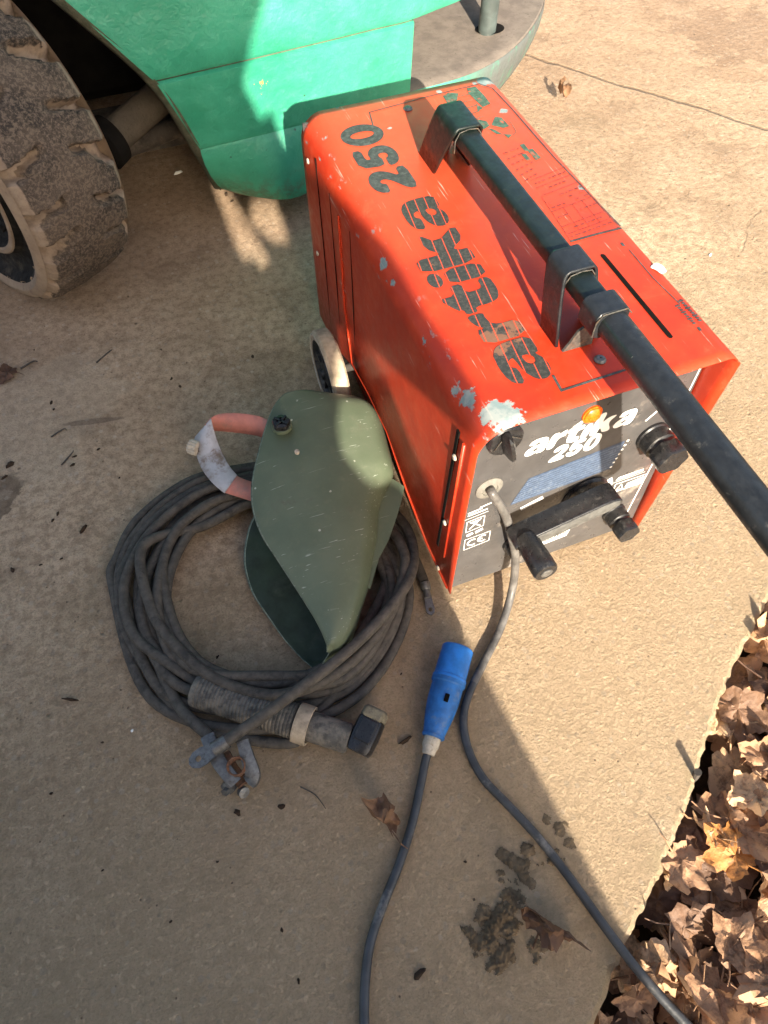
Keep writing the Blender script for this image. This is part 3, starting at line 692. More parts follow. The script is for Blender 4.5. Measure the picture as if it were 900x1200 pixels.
# crank for the current setting
hb = PP(.222, .146)
mb = MB(); mb.disc(hb, pn, [(.040, 0), (.040, .002), (.036, .006), (.022, .008), (.017, .010), (.017, .032), (0, .032)], 32); crank = mb.build('current_crank', 'plastic', weld)
mb = MB(); a_, b_ = PP(.222, .192, .040)+Vector((.018, 0, 0)), PP(.075, .158, .040)
d = (b_-a_).normalized(); sd_ = d.cross(pn).normalized()
prof = rrect(.024, .034, .003, 3)
fr = []
Ln = (b_-a_).length
for t_, s_ in ((0, .25), (.004, .6), (.014, .92), (.03, 1), (Ln*.5, 1), (Ln-.02, .98), (Ln-.006, .75), (Ln, .3)): fr.append((a_+d*t_, sd_*s_, pn))
mb.sweep(prof, fr); 
for f_ in (.34, .45): mb.box(a_+d*Ln*f_+pn*.0005+sd_*-.012, (.0025, .030, .004), Matrix((d, pn, sd_)).transposed())
arm = mb.build('arm', 'plastic', crank)
mb = MB(); mb.sweep(rrect(.022, .002, .0009, 2), [(a_+d*t_+pn*.0175, sd_*s_, pn) for t_, s_ in ((.004, .5), (.014, .9), (.03, 1), (Ln-.02, .98), (Ln-.004, .7))]); mb.build('arm_face', 'arm_lit_grey', arm)
g0 = b_-d*.020-sd_*0+pn*.006
mb = MB(); mb.disc(g0, pn, [(.0155, 0), (.017, .003), (.0185, .05), (.0185, .060), (.0165, .0635), (.0, .0635)], 28); gr = mb.build('grip', 'plastic', crank)
mb = MB(); mb.disc(g0+pn*.0635, pn, [(.0088, 0), (.0088, .0012), (.006, .0022), (0, .0022)], 18); mb.build('screw', 'steel', gr)
mb = MB(); mb.disc(PP(.112, .075), pn, [(.021, 0), (.021, .006), (.018, .010), (.018, .018), (0, .018)], 28); mb.build('socket_boss', 'plastic', weld)

# --- top handle with brackets, collars and pull bar
def rbar(mb, y0, y1, xc, zc, w_, h_, r, steps=6, taper=None):
    prof = rrect(w_, h_, r, 4); e = .0018
    ysq = [y0, y0+math.copysign(e, y1-y0)]+[y0+(y1-y0)*k/steps for k in range(1, steps)]+[y1-math.copysign(e, y1-y0), y1]
    fr = [(Vector((xc, y, zc)), Vector(((w_-2*e)/w_ if i in (0, len(ysq)-1) else 1, 0, 0)), Vector((0, 0, (h_-2*e)/h_ if i in (0, len(ysq)-1) else 1))) for i, y in enumerate(ysq)]
    mb.sweep(prof, fr)
xc = .166
def bracket(y_top0, y_top1, y_b0, y_b1):
    """folded steel saddle: rounded sleeve on top, sides flaring down to the cover, open in front"""
    mb = MB(); rows = []
    hw_t, hw_b, zt = .0190, .0270, .5405
    prof = [(-1, 0)]+[(-1, .35), (-1, .72)]
    n = 5
    arcs = []
    for z_ in (0, .33, .66, .86): arcs.append((-1, z_))
    for k in range(n+1): a = R(180-90*k/n); arcs.append((-1+.28+.28*math.cos(a), .88+.12*math.sin(a)))
    full = arcs+[(-x, z_) for x, z_ in reversed(arcs)]
    for f_ in (0, .05, .5, .95, 1):
        row = []
        for x, z_ in full:
            z2 = TZ+.0008+(zt-TZ)*z_; hw = hw_b+(hw_t-hw_b)*min(1, z_*1.1); ya = y_b0+(y_top0-y_b0)*min(1, z_*1.05); yb = y_b1+(y_top1-y_b1)*min(1, z_*1.05)
            row.append((xc+x*hw+.006*max(0, 1-z_*1.3), ya+(yb-ya)*f_, z2))
        rows.append(row)
    mb.grid(rows)
    return mb
mb = bracket(.419, .484, .472, .530); br = solidify(mb.build('handle_bracket', 'darkgreen', weld, autosm=R(50)), .0035, 1)
# back wall of the saddle and bolt hole
mb = MB(); mb.box((xc+.003, .505, .490), (.040, .003, .088), Matrix.Rotation(R(27), 3, 'X')); mb.build('back_wall', 'darkgreen', br)
hp = bz(542, 127, .5452); mb = MB(); mb.disc(Vector((xc, .468, .5405)), (0, 0, 1), [(0.0070, .0006), (.0, .0006)], 20); mb.build('bolt_hole', 'void', br)
mb = MB(); rows = []
mb.tube([(xc-.0195, .4185, .512), (xc-.0195, .4185, .528), (xc-.014, .4185, .5385), (xc, .4185, .5413), (xc+.013, .4185, .5395), (xc+.0193, .4185, .531), (xc+.0193, .4185, .512)], .0008, 6); mb.build('worn_edge', 'bare', br)
mb = MB(); rbar(mb, .46, -.02, xc, .5270, .0300, .0225, .006, 10); mb.build('handle_bar', 'darkgreen', weld)
mb = bracket(.112, .152, .090, .130); br2 = solidify(mb.build('handle_bracket', 'black', weld, autosm=R(50)), .0035, 1)
mb = MB(); mb.disc((xc+.003, .134, .5405), (0, 0, 1), [(.0058, .0006), (.0, .0006)], 20); mb.build('bolt_hole', 'void', br2)
mb = MB(); mb.tube([(xc-.0195, .1115, .490), (xc-.0195, .1115, .528), (xc-.014, .1115, .5385), (xc, .1115, .5413), (xc+.013, .1115, .5395), (xc+.0193, .1115, .531), (xc+.0193, .1115, .512)], .0008, 6)
mb.build('worn_edge', 'bare', br2)
# fixing tab in front of the saddle
mb = MB(); tabp = [(-.020, 0), (-.012, .014), (-.006, .028), (.002, .033), (.011, .031), (.018, .020), (.020, 0)]
mb.prism(tabp, lambda a, b, h: Vector((xc+.000+a, .080+h, TZ+.001+b)), 0, .003); mb.build('fixing_tab', 'bare', weld)
pull = MB(); rbar(pull, .074, .040, xc, .5255, .0420, .036, .009, 4); pc = pull.build('collar', 'black', weld)
mb = MB(); mb.tube([(xc-.0213, .0395, .514), (xc-.0213, .0395, .534), (xc-.0155, .0395, .5430), (xc+.014, .0395, .5437), (xc+.0213, .0395, .5355)], .0008, 6); mb.build('worn_edge', 'bare', pc)
mb = MB(); rbar(mb, .045, -.62, xc+.001, .526, .0350, .0330, .0155, 14); mb.build('pull_bar', 'black', weld)
mb = MB(); mb.tube([(xc+.016, .096, .505), (xc+.024, .090, .475), (xc+.024, .088, .456)], .005, 8); mb.build('linkage', 'void', weld)
# wheels at the rear
def welder_wheel(xo, sgn):
    c = (xo, .487, .083); ax = (sgn, 0, 0)
    k = MB(); k.disc(c, ax, [(.066, 0), (.078, -.001), (.083, .004), (.0835, .015), (.083, .027), (.078, .031), (.06, .031)], 48); o = k.build('wheel', 'tan', weld)
    k = MB(); k.disc(c, ax, [(.0665, .0005), (.063, .003), (.058, .010), (.030, .012), (.024, .004), (.012, .001), (.009, -.004), (0, -.004)], 40)
    for j in range(5):
        a = 2*math.pi*j/5; k.box((xo+sgn*.008, .487+.042*math.cos(a), .083+.042*math.sin(a)), (.008, .034, .008), Matrix.Rotation(a, 3, 'X'))
    k.build('hub', 'hub', o)
    k = MB(); k.disc(c, ax, [(.0795, -.0012), (.0755, -.0022), (.0735, 0)], 48); k.build('rim_ring', 'cream', o)
welder_wheel(-.058, 1); welder_wheel(W+.058, -1)
mb = MB(); mb.tube([(-.03, .487, .083), (W+.03, .487, .083)], .008, 10); mb.build('axle', 'dark_iron', weld)
mb = MB(); mb.box((W/2, .075, .016), (W-.06, .03, .030), bev=.004); mb.build('front_foot', 'black', weld)

# mains flex of the welder
def px_path(pts): return [bz(x, y, z) for x, y, z in pts]
c0 = PP(.050, .247, .002)
P = [c0, c0+pn*.012]+px_path([(592, 603, .215), (600, 630, .165), (604, 657, .10), (600, 692, .034), (587, 735, .010), (566, 778, .008), (549, 815, .008), (543, 845, .008), (549, 878, .008), (566, 912, .008), (598, 946, .008), (632, 983, .008), (668, 1029, .008), (706, 1082, .009), (742, 1130, .012), (770, 1163, .012), (795, 1190, .010), (815, 1212, .008), (870, 1270, .004), (960, 1350, .0)])
mb = MB(); path = catmull(P, 12); n1 = int(len(path)*.36); mb.tube(path[:n1+1], .0066, 14); mb.build('sunlit_cord', 'cord_sunlit', weld)  # stretch up to the shade edge, in the sunlit copy
mb = MB(); mb.tube(path[n1:], .0064, 14); mb.build('mains_cord', 'cord', weld)

# ------------------------------------------------------------------ blue plug
plug = empty('power_plug', bz(520, 830), 'bright blue industrial mains plug with cream gland lying on the concrete on a black cord', 'plug')
zc_ = .026
A = bz(536, 762, zc_); B = bz(505, 872, .016); d = (B-A).normalized(); Lp = (B-A).length
def lat(k, prof, c=A, ax=d, seg=36): k.disc(c, ax, [(r*.84, h) for r, h in prof], seg)
mb = MB(); lat(mb, [(.0255, .004), (.0275, -.004), (.0295, -.002), (.0300, .044), (.0318, .046), (.0318, .050)]); lat(mb, [(.0255, .004), (.025, .03), (0, .03)]); mb.build('shroud', 'blue', plug)
mb = MB(); prof = [(.0318, .050), (.0318, .0555), (.0292, .058), (.0288, .085), (.0262, .105), (.0215, .125), (.0195, .134), (.0205, .1345), (.0205, .138), (.0185, .1395), (0, .1395)]; lat(mb, prof)
for k in range(5):
    h = .100+.006*k; rr = .0280-(h-.085)*.17; lat(mb, [(rr-.001, h), (rr+.0005, h+.001), (rr-.001, h+.003)])
side = d.cross(Vector((0, 0, 1))).normalized(); upv = side.cross(d).normalized()
mb.build('plug_body', 'blue_body', plug)
mb = MB(); mb.box(A+d*.082+upv*.0242+side*-.004, (.012, .007, .006), Matrix((d, side, upv)).transposed(), .001); mb.build('latch', 'void', plug)
mb = MB(); lat(mb, [(.0150, .139), (.0150, .152), (.0125, .156), (.0110, .164), (.0085, .165)], seg=20); mb.build('gland', 'cream', plug)
P = [A+d*.158]+px_path([(499, 890, .012), (493, 920, .007), (483, 965, .007), (468, 1012, .007), (449, 1060, .007), (434, 1105, .007), (428, 1150, .007), (427, 1200, .007), (430, 1260, .007), (450, 1340, .007)])
mb = MB(); mb.tube(catmull(P, 12), .0064, 14); mb.build('cord', 'cord', plug)

# ------------------------------------------------------------------ welding cable coils
cx0, cy0 = 310, 690
ANG = [180, 225, 270, 315, 0, 45, 90, 135]
T = [[176, 190, 178, 172, 172, 150, 150, 152], [163, 175, 150, 156, 168, 148, 139, 140], [150, 158, 126, 150, 163, 145, 132, 148], [138, 146, 117, 146, 157, 140, 124, 128],
     [128, 136, 110, 138, 150, 132, 116, 120], [113, 128, 102, 127, 143, 124, 106, 104], [92, 107, 97, 120, 138, 118, 98, 93]]
def coil_pts(turns, z0, seed, a_start=0, a_end=8):
    pts = []; n = len(turns); rn = random.Random(seed)
    for i, t_ in enumerate(turns):
        for k in range(8):
            if (i == 0 and k < a_start) or (i == n-1 and k > a_end): continue
            nxt = T[turns[min(i+1, n-1)]][k]; r = T[t_][k]*(1-k/8)+nxt*(k/8) if i < n-1 else T[t_][k]
            a = R(ANG[k]); z = z0+.008*math.sin(k*1.7+i*2.1+seed)+.013*(i % 3)
            pts.append((cx0+r*math.cos(a)+rn.uniform(-3, 3), cy0+r*-math.sin(a)*(1.0)+rn.uniform(-3, 3), max(.010, z)))
    return pts
cr = .0086
# cable with clamp: turns 0,2,4 then over the top to the lug
c1 = empty('welding_cable', bz(240, 800), 'dusty black welding cable coil ending in a metal earth clamp at lower left', 'cable')
pa = coil_pts([1, 3, 5], .013, 1)
pa += [(168, 640, .050), (178, 715, .05), (214, 765, .05), (262, 800, .05), (330, 814, .05), (400, 785, .052), (452, 728, .055), (474, 668, .057), (468, 635, .05), (435, 590, .03)]
pa = [(300, 556, .03), (232, 574, .03), (178, 612, .024), (152, 652, .018)]+pa
mb = MB(); mb.tube(catmull(px_path(pa), 10), cr, 14); mb.build('coiled_cable', 'cable', c1)
tail = [(440, 580, .02), (472, 612, .03), (484, 640, .04), (482, 672, .06), (462, 706, .068), (430, 742, .073), (392, 776, .078), (350, 808, .080), (312, 836, .074), (280, 858, .066), (258, 874, .060)]
mb = MB(); mb.tube(catmull(px_path(tail), 10), cr, 14); mb.build('cable_tail', 'cable', c1)
# lug
p_ = bz(262, 871, .060); q_ = bz(238, 886, .055); dd = (q_-p_).normalized(); sd2 = dd.cross(Vector((0, 0, 1))).normalized(); u2 = sd2.cross(dd)
mb = MB(); mb.tube([p_-dd*.006, p_+dd*.016], .0105, 14); 
prof = [(-.0105, 0), (-.011, .012), (-.013, .02), (-.012, .032), (-.007, .040), (0, .0425), (.007, .040), (.012, .032), (.013, .02), (.011, .012), (.0105, 0)]
mb.poly(prof, lambda a, b: p_+dd*(b+.012)+sd2*a+u2*.0018, [ell(0, .028, .0045, .0045, 12)]); mb.poly(prof, lambda a, b: p_+dd*(b+.012)+sd2*a-u2*.0018, [ell(0, .028, .0045, .0045, 12)])
mb.build('cable_lug', 'steel', c1)
# clamp: two pressed jaws, pivot spring, bolt
def jaw(name, pxs, z, th, wd, mat, parent=c1):
    P = catmull([bz(x, y, zz) for (x, y), zz in zip(pxs, z)], 6); k = MB(); rows = []
    for i, p in enumerate(P):
        d_ = (P[min(i+1, len(P)-1)]-P[max(i-1, 0)]).normalized(); s_ = d_.cross(Vector((0, 0, 1))).normalized(); w2 = wd[0]+(wd[1]-wd[0])*i/(len(P)-1)
        u_ = s_.cross(d_)
        rows.append([p+s_*a*w2+u_*b for a, b in ((-1, -.004), (-.92, th), (-.3, th+.0025), (.3, th+.0025), (.92, th), (1, -.004), (.85, -.004), (0, .001), (-.85, -.004))])
    k.grid(rows, closed_v=True, cap=True); return k.build(name, mat, parent)
jaw('clamp_jaw', [(243, 862), (255, 890), (268, 908), (276, 918)], [.042, .040, .038, .034], .003, (.011, .010), 'steel')
jaw('clamp_jaw', [(284, 868), (290, 888), (296, 908), (292, 916)], [.050, .044, .036, .030], .003, (.009, .012), 'steel')
jaw('clamp_jaw', [(262, 884), (272, 902), (282, 914), (286, 920)], [.018, .018, .020, .022], .003, (.010, .009), 'rust')
mb = MB(); cc = bz(279, 900, .036); mb.tube([cc+Vector((.012*math.cos(a), .012*math.sin(a), .0035*a/3)) for a in [k*.35 for k in range(48)]], .0014, 6); mb.build('spring', 'rust', c1)
mb = MB(); cc = bz(268, 922, .020); mb.disc(cc, Vector((-.5, -.6, .5)), [(.011, -.004), (.011, .004), (.006, .006), (.006, .012), (0, .012)], 6); mb.disc(bz(285, 928, .016), Vector((.4, -.6, .6)), [(.008, -.004), (.008, .004), (0, .005)], 12); mb.build('clamp_bolt', 'steel', c1)
mb = MB(); mb.tube(catmull([bz(x, y, z) for x, y, z in [(300, 585, .03), (250, 600, .02), (205, 640, .02), (180, 700, .018), (182, 760, .018), (194, 798, .020), (208, 824, .024), (222, 842, .030), (240, 858, .034), (252, 872, .036)]], 8), cr, 14); mb.build('cable_tail', 'cable', c1)

# electrode cable with holder
c2 = empty('welding_cable', bz(320, 830), 'dusty black welding cable coil with ribbed cylindrical electrode holder and tan band', 'cable')
pb = coil_pts([0, 2, 4], .011, 4)
pb += [(192, 655, .040), (200, 720, .040), (226, 768, .040), (268, 792, .04), (330, 800, .038), (400, 768, .036), (446, 700, .033), (452, 650, .03), (425, 600, .02)]
pb = [(300, 546, .022), (226, 562, .02), (164, 606, .016), (138, 652, .012)]+pb
mb = MB(); mb.tube(catmull(px_path(pb), 10), cr*.96, 14); mb.build('coiled_cable', 'cable', c2)
mb = MB(); mb.tube(catmull(px_path([(470, 700, .022), (440, 760, .014), (400, 805, .012), (372, 836, .012), (360, 848, .016)]), 8), cr*.96, 14); mb.build('cable_tail', 'cable', c2)
mb = MB(); mb.tube(catmull(px_path([(300, 548, .03), (230, 566, .03), (172, 610, .022), (141, 665, .014), (146, 735, .012), (176, 790, .011), (206, 830, .011), (250, 856, .012), (300, 868, .012), (335, 871, .014), (350, 868, .014)]), 8), cr*.96, 14); mb.build('cable_tail', 'cable', c2)
mb = MB(); mb.tube(catmull(px_path([(300, 575, .045), (245, 590, .045), (196, 632, .035), (168, 690, .030), (172, 742, .028), (196, 775, .03), (222, 794, .028), (238, 806, .028)]), 8), cr*.96, 14); mb.build('cable_tail', 'cable', c2)
mb = MB(); mb.tube(catmull(px_path([(300, 562, .04), (238, 576, .04), (180, 620, .038), (150, 670, .035), (146, 712, .032), (160, 748, .035), (196, 776, .038), (232, 800, .032)]), 8), cr*.96, 14); mb.build('cable_tail', 'cable', c2)
A = bz(229, 808, .030); B = bz(410, 866, .026); d = (B-A).normalized(); Lh = (B-A).length
mb = MB(); prof = [(0, 0), (.024, .0), (.0255, .003)]; h = .006
while h < Lh*.64: prof += [(.0258, h), (.0262, h+.0012), (.0262, h+.0030), (.0250, h+.0036), (.0250, h+.0048)]; h += .0056
prof += [(.0255, h), (0, h)]
mb.disc(A, d, prof, 36); mb.build('holder_grip', 'grip', c2)
mb = MB(); mb.disc(A, d, [(.0215, h), (.0220, h+.003), (.0222, Lh-.004), (.0195, Lh), (0, Lh)], 32); mb.build('holder_nose', 'plastic2' if False else 'grip', c2)
mb = MB(); bb = Lh*.665; mb.disc(A, d, [(.0250, bb), (.0290, bb), (.0295, bb+.004), (.0295, bb+.018), (.0290, bb+.022), (.0250, bb+.022)], 32); mb.build('holder_band', 'tan', c2)
# angled head
A2 = bz(441, 834, .034); B2 = bz(419, 882, .026); d2 = (B2-A2).normalized(); s2 = d2.cross(Vector((0, 0, 1))).normalized(); u3 = s2.cross(d2)
mb = MB(); oct_ = rrect(.040, .040, .012, 2); LL = (B2-A2).length
mb.sweep(oct_, [(A2+d2*t_, s2*k, u3*k) for t_, k in ((.012, .9), (.014, 1), (LL*.6, 1.04), (LL*.9, .98), (LL, .85))])
mb.box(A2+d2*LL*.5+u3*.019, (.034, .026, .006), Matrix((d2, s2, u3)).transposed(), .002); mb.build('holder_head', 'plastic', c2)
mb = MB(); mb.sweep(oct_, [(A2+d2*t_, s2*k, u3*k) for t_, k in ((-.004, .78), (0, .95), (.012, .97))]); mb.box(A2+d2*.006+u3*.012, (.016, .03, .022), Matrix((d2, s2, u3)).transposed(), .003); mb.build('holder_tip', 'tip', c2)

# short end with lug by the welder
c3 = empty('cable_end', bz(497, 690), 'short black cable end with shiny ring lug beside the red box corner', 'cable')
mb = MB(); mb.tube(catmull(px_path([(455, 610, .02), (472, 630, .014), (486, 655, .010), (497, 682, .010)]), 8), .0088, 12); mb.build('cable', 'cable', c3)
p_ = bz(498, 684, .011); q_ = bz(506, 722, .005); dd = (q_-p_).normalized(); sd2 = dd.cross(Vector((0, 0, 1))).normalized(); u2 = sd2.cross(dd)
mb = MB(); mb.disc(p_, dd, [(.0088, -.002), (.0088, .010), (.0075, .012)], 14); mb.tube([p_+dd*.008, p_+dd*.026], .0062, 12)
pr_ = [(-.006, .022), (-.0065, .036), (-.0078, .044), (-.006, .052), (0, .056), (.006, .052), (.0078, .044), (.0065, .036), (.006, .022)]
for h_ in (.0016, -.0016): mb.poly(pr_, lambda a, b: p_+dd*b+sd2*a+u2*h_, [ell(0, .046, .0036, .0042, 10)])
mb.build('ring_lug', 'steel', c3)

# ------------------------------------------------------------------ helmet
hel = empty('welding_helmet', bz(370, 640), 'scratched olive green welding helmet lying on its side on the coiled cables', 'welding helmet')
rowsU = [((333,461),(386,459),None), ((322,473),(420,472),None), ((313,492),(443,493),None), ((304,520),(456,523),None), ((296,552),(461,546),(300,600)), ((293,578),(457,561),(296,606)), ((296,603),(444,590),(290,620)),
         ((306,629),(441,624),(285,645)), ((321,652),(436,650),(286,668)), ((338,678),(431,678),(295,696)), ((355,704),(423,704),(311,720)), ((371,730),(414,732),(331,748)), ((382,754),(400,756),(352,771))]
rows = []
n_ = len(rowsU)
for i, (ul, ur, ll) in enumerate(rowsU):
    f = i/(n_-1); zu = .150-.055*f; zr = .118-.040*f; zl = .046-.030*f
    if i < 3: zr = .125-.02*i
    U = bz(*ul, zu); Rr = bz(*ur, zr)
    LLp = bz(*(ll or (ul[0]+6, ul[1]+50)), zl)
    Rl = bz(*ur, zr); Rl = Vector((Rr.x-.004, Rr.y-.004, zl+.004))
    inward = (U-Rr); inward.z = 0; wd = max(inward.length, .02); inward.normalize()
    row = []
    for k in range(9):       # upper cheek, gently crowned
        t_ = k/8; p = U.lerp(Rr, t_*.86); p.z = zu+(.012*math.sin(math.pi*t_*.8))-.010*t_**2 - (0.0 if i > 1 else (2-i)*.012*t_)
        row.append(p)
    topz = row[-1].z; botz_ = zl+.006; rz = (topz-botz_)/2
    c = Vector((row[-1].x, row[-1].y, (topz+botz_)/2)); out_ = (Rr-row[-1]); out_.z = 0; ex = max(out_.length, .006); out_.normalize()
    for k in range(1, 9):
        a = math.pi*k/9; row.append(c+out_*ex*math.sin(a)+Vector((0, 0, rz*math.cos(a))))
    e_ = Vector((row[-1].x, row[-1].y, botz_))
    for k in range(0, 8):
        t_ = (k+.4)/7.4; p = e_.lerp(LLp, t_); p.z = botz_+(zl-botz_)*t_ - .006*math.sin(math.pi*t_); row.append(p)
    rows.append(row)
# nose end: close smoothly to the tip
tip = bz(369, 785, .02); last = rows[-1]; 
for g_ in (.45, .8, 1.0):
    row = []
    for k, p in enumerate(last):
        t_ = k/(len(last)-1); tgt = Vector((bz(384, 773, .085)).lerp(tip, min(1, t_*1.35))); row.append(p.lerp(tgt, g_*(.55 if t_ < .3 else .85)))
    rows.append(row)
# resample smoothly along the length
colz = list(zip(*rows)); sm = [catmull(list(c), 4) for c in colz]; rows = list(zip(*sm))
mb = MB(); mb.grid(rows); shell = solidify(mb.build('shell', ['helmet', 'helmet_inside_shade', 'helmet_edge'], hel, autosm=R(50)), .0024, 0)
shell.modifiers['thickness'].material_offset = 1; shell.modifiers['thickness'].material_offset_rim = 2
ms = shell.modifiers.new('smooth', 'SUBSURF'); ms.levels = 1; ms.render_levels = 1
# front apron flap
mb = MB(); fl = [(446, 556), (460, 562), (474, 571), (470, 590), (463, 612), (456, 632), (444, 655), (434, 690), (426, 690), (434, 640)]
mb.prism(fl, lambda x, y, h: bz(x, y, .088-.025*(y-556)/130)+Vector((0, 0, h)), 0, .0024); mb.build('front_flap', 'helmet', hel)
# side screw
hk = bz(330, 498, .160)
mb = MB(); mb.disc(hk, (0, 0, 1), [(.0175, -.005), (.0175, -.001), (.0165, .001), (.0145, .0015)], 30); mb.build('washer', 'helmet', hel)
mb = MB(); seg = 30
rws = [[hk+Vector((r*(1+.07*math.cos(5*a))*math.cos(a), r*(1+.07*math.cos(5*a))*math.sin(a), z)) for a in [2*math.pi*j/seg for j in range(seg)]] for r, z in ((.0145, .0), (.0150, .006), (.0135, .0095), (.0075, .011), (.006, .008), (0, .008))]
mb.grid(rws, closed_v=True); mb.box(hk+Vector((0, 0, .011)), (.026, .0035, .003), Matrix.Rotation(R(35), 3, 'Z')); mb.box(hk+Vector((0, 0, .011)), (.026, .0035, .003), Matrix.Rotation(R(-50), 3, 'Z')); mb.build('side_knob', 'plastic', hel)
mb = MB(); c_ = bz(348, 529, .163); mb.disc(c_, (0, 0, 1), [(.004, -.004), (.004, .001), (0, .0018)], 12); mb.build('rivet', 'cream', hel)
# head band: a ribbon standing on edge
def ribbon(name, pts, mat, th=.0016):
    """pts: list of ((px,py) upper edge, (px,py) lower edge, z_upper, z_lower)"""
    a = catmull([bz(*p[0], p[2]) for p in pts], 8); b = catmull([bz(*p[1], p[3]) for p in pts], 8)
    k = MB(); k.grid([a, [x.lerp(y, .5) for x, y in zip(a, b)], b]); return solidify(k.build(name, mat, hel), th, 0)
ribbon('head_strap', [((325, 497), (321, 520), .135, .105), ((300, 487), (302, 511), .125, .095), ((268, 484), (268, 506), .115, .085), ((250, 488), (249, 505), .108, .080), ((240, 498), (246, 506), .104, .080)], 'strap')
ribbon('head_strap', [((274, 556), (262, 577), .076, .070), ((287, 562), (278, 582), .078, .070), ((300, 566), (300, 589), .08, .072), ((314, 570), (314, 592), .08, .074)], 'strap')
ribbon('ratchet_band', [((247, 491), (229, 512), .112, .082), ((251, 506), (228, 522), .104, .078), ((258, 526), (235, 546), .086, .064), ((268, 545), (248, 565), .080, .068), ((278, 557), (263, 578), .077, .071)], 'band_white', .0022)
mb = MB(); kc = bz(226, 524, .078); seg = 28; ax = (bz(215, 520, .078)-bz(235, 526, .078)).normalized(); s_ = ax.cross(Vector((0, 0, 1))).normalized(); u_ = s_.cross(ax)
rws = [[kc+ax*h+(s_*math.cos(a)+u_*math.sin(a))*r*(1+.06*(1 if j % 2 else -1)) for j, a in enumerate([2*math.pi*j/seg for j in range(seg)])] for r, h in ((.004, -.012), (.0125, -.010), (.0135, .0), (.0125, .006), (0, .007))]
mb.grid(rws, closed_v=True); mb.build('ratchet_knob', 'cream', hel)

# ------------------------------------------------------------------ forklift
fk = empty('forklift', (.2, 1.8, 0), 'green forklift with tow pin and big dusty rear tyre behind the orange box', 'forklift')
zr, zg = .222, .373     # ridge and groove heights
YF = 1.08
def outline(pts, z): return [bz(x, y, z) for x, y in pts]
ridge = outline([(235,175),(290,162),(350,147),(415,128),(480,108),(537,92),(570,78),(598,60),(618,40),(632,18),(638,0),(636,-30),(620,-60)], zr)
groove = outline([(183,97),(240,84),(300,70),(350,58),(400,46),(440,36),(478,27),(512,14),(545,0),(575,-20),(598,-45),(610,-75),(612,-100)], zg)
bottom = []
for i, p in enumerate(ridge):
    c = Vector((.35, 1.5, 0)); v = Vector((c.x-p.x, c.y-p.y, 0)).normalized(); 
    bottom.append(Vector((p.x, p.y, .085))+v*(.02+.035*min(1, i/8)))
for i, (x, y) in enumerate([(262,225),(300,231),(350,230)]):
    q0 = bz(x, y, .085)
bottom[0] = bz(262, 222, .095); bottom[1] = bz(300, 231, .080); bottom[2] = bz(352, 230, .075)
def lip(a, b, n, bulge=.0):
    return [[p.lerp(q_, t) + Vector((0, -bulge*math.sin(math.pi*t), 0)) for p, q_ in zip(a, b)] for t in [k/n for k in range(n+1)]]
def dense(P, n=5): return catmull(P, n)
ridD, groD, botD = dense(ridge), dense(groove), dense(bottom)
inn = [Vector((p.x, p.y, .075))+ (Vector((.35, 1.6, .075))-Vector((p.x, p.y, .075))).normalized()*.10 for p in botD]
# lower block: underside, rounded toe, skirt up to the ridge
rows = [inn]
nb_ = len(botD)
def mid_rows(a, b, ts, push):
    out = []
    for t in ts:
        row = []
        for p, q_ in zip(a, b):
            v = p.lerp(q_, t); dirv = Vector((v.x-.35, v.y-1.7, 0)).normalized(); row.append(v+dirv*push(t))
        out.append(row)
    return out
rows += mid_rows(botD, ridD, [0, .08, .2, .45, .7, .9, .97, 1.0], lambda t: .016*math.sin(math.pi*min(1, t*1.0))**.7 if 0 < t < 1 else 0)
mb = MB(); mb.grid(rows)
# left closure of the toe (wheel-arch edge)
skirt = mb.build('lower_counterweight', 'green', fk, autosm=R(50))
# ledge on top of the lower block
xe0 = bz(478, 103, zr).x
kl = max(0, min(range(len(ridD)), key=lambda i: abs(ridD[i].x-xe0))-1)
c_led = [Vector((p.x, p.y, zr+.0015)) for p in ridD[kl:]]
mb = MB(); inner = [Vector((min(p.x, 1.2)*.6+.1, 2.3, zr+.0015)) for p in ridD[kl:]]
mb.grid([[p+Vector((0, 0, -.004)) for p in c_led], [p.lerp(q_, .006)+Vector((0, 0, .000)) for p, q_ in zip(c_led, inner)]]+[[p.lerp(q_, t) for p, q_ in zip(c_led, inner)] for t in (.03, .2, .5, .8, 1)])
ledge = mb.build('ledge', 'ledge', fk)
# middle block: ridge to groove, ends at x of the vertical edge
xe = bz(478, 103, zr)
k_end = min(range(len(ridD)), key=lambda i: abs(ridD[i].x-xe.x))
k_g = min(range(len(groD)), key=lambda i: abs(groD[i].x-xe.x))
ml = [ridD[0].lerp(ridD[k_end], i/16) for i in range(17)]
ml = []
for i in range(17):
    t = i/16*k_end; a = int(t); ml.append(ridD[a].lerp(ridD[min(a+1, len(ridD)-1)], t-a)+Vector((0, .0005, 0)))
mg = []
for i in range(17):
    t = i/16*k_g; a = int(t); mg.append(groD[a].lerp(groD[min(a+1, len(groD)-1)], t-a))
mg = [Vector((p.x, p.y, zg)) for p in mg]
rows = [[p+Vector((0, .002, -.006)) for p in ml]]+[[p.lerp(q_, t)+Vector((0, (-.002 if 0 < t < 1 else .0), 0)) for p, q_ in zip(ml, mg)] for t in (.02, .06, .3, .6, .9, .97)]+[[q_+Vector((0, .006, -.001)) for q_ in mg]]
# return face of the recess
for r_ in rows:
    e_ = r_[-1]; r_.append(Vector((e_.x+.002, e_.y+.004, e_.z))); r_.append(Vector((e_.x-.01, e_.y+.45, e_.z)))
mb = MB(); mb.grid(rows); mb.build('middle_counterweight', 'green', fk, autosm=R(40))
# groove backing
mb = MB(); mb.grid([[p+Vector((0, .010, -.004)) for p in mg], [p+Vector((0, .012, .01)) for p in mg]]); mb.build('panel_gap', 'arch', fk)
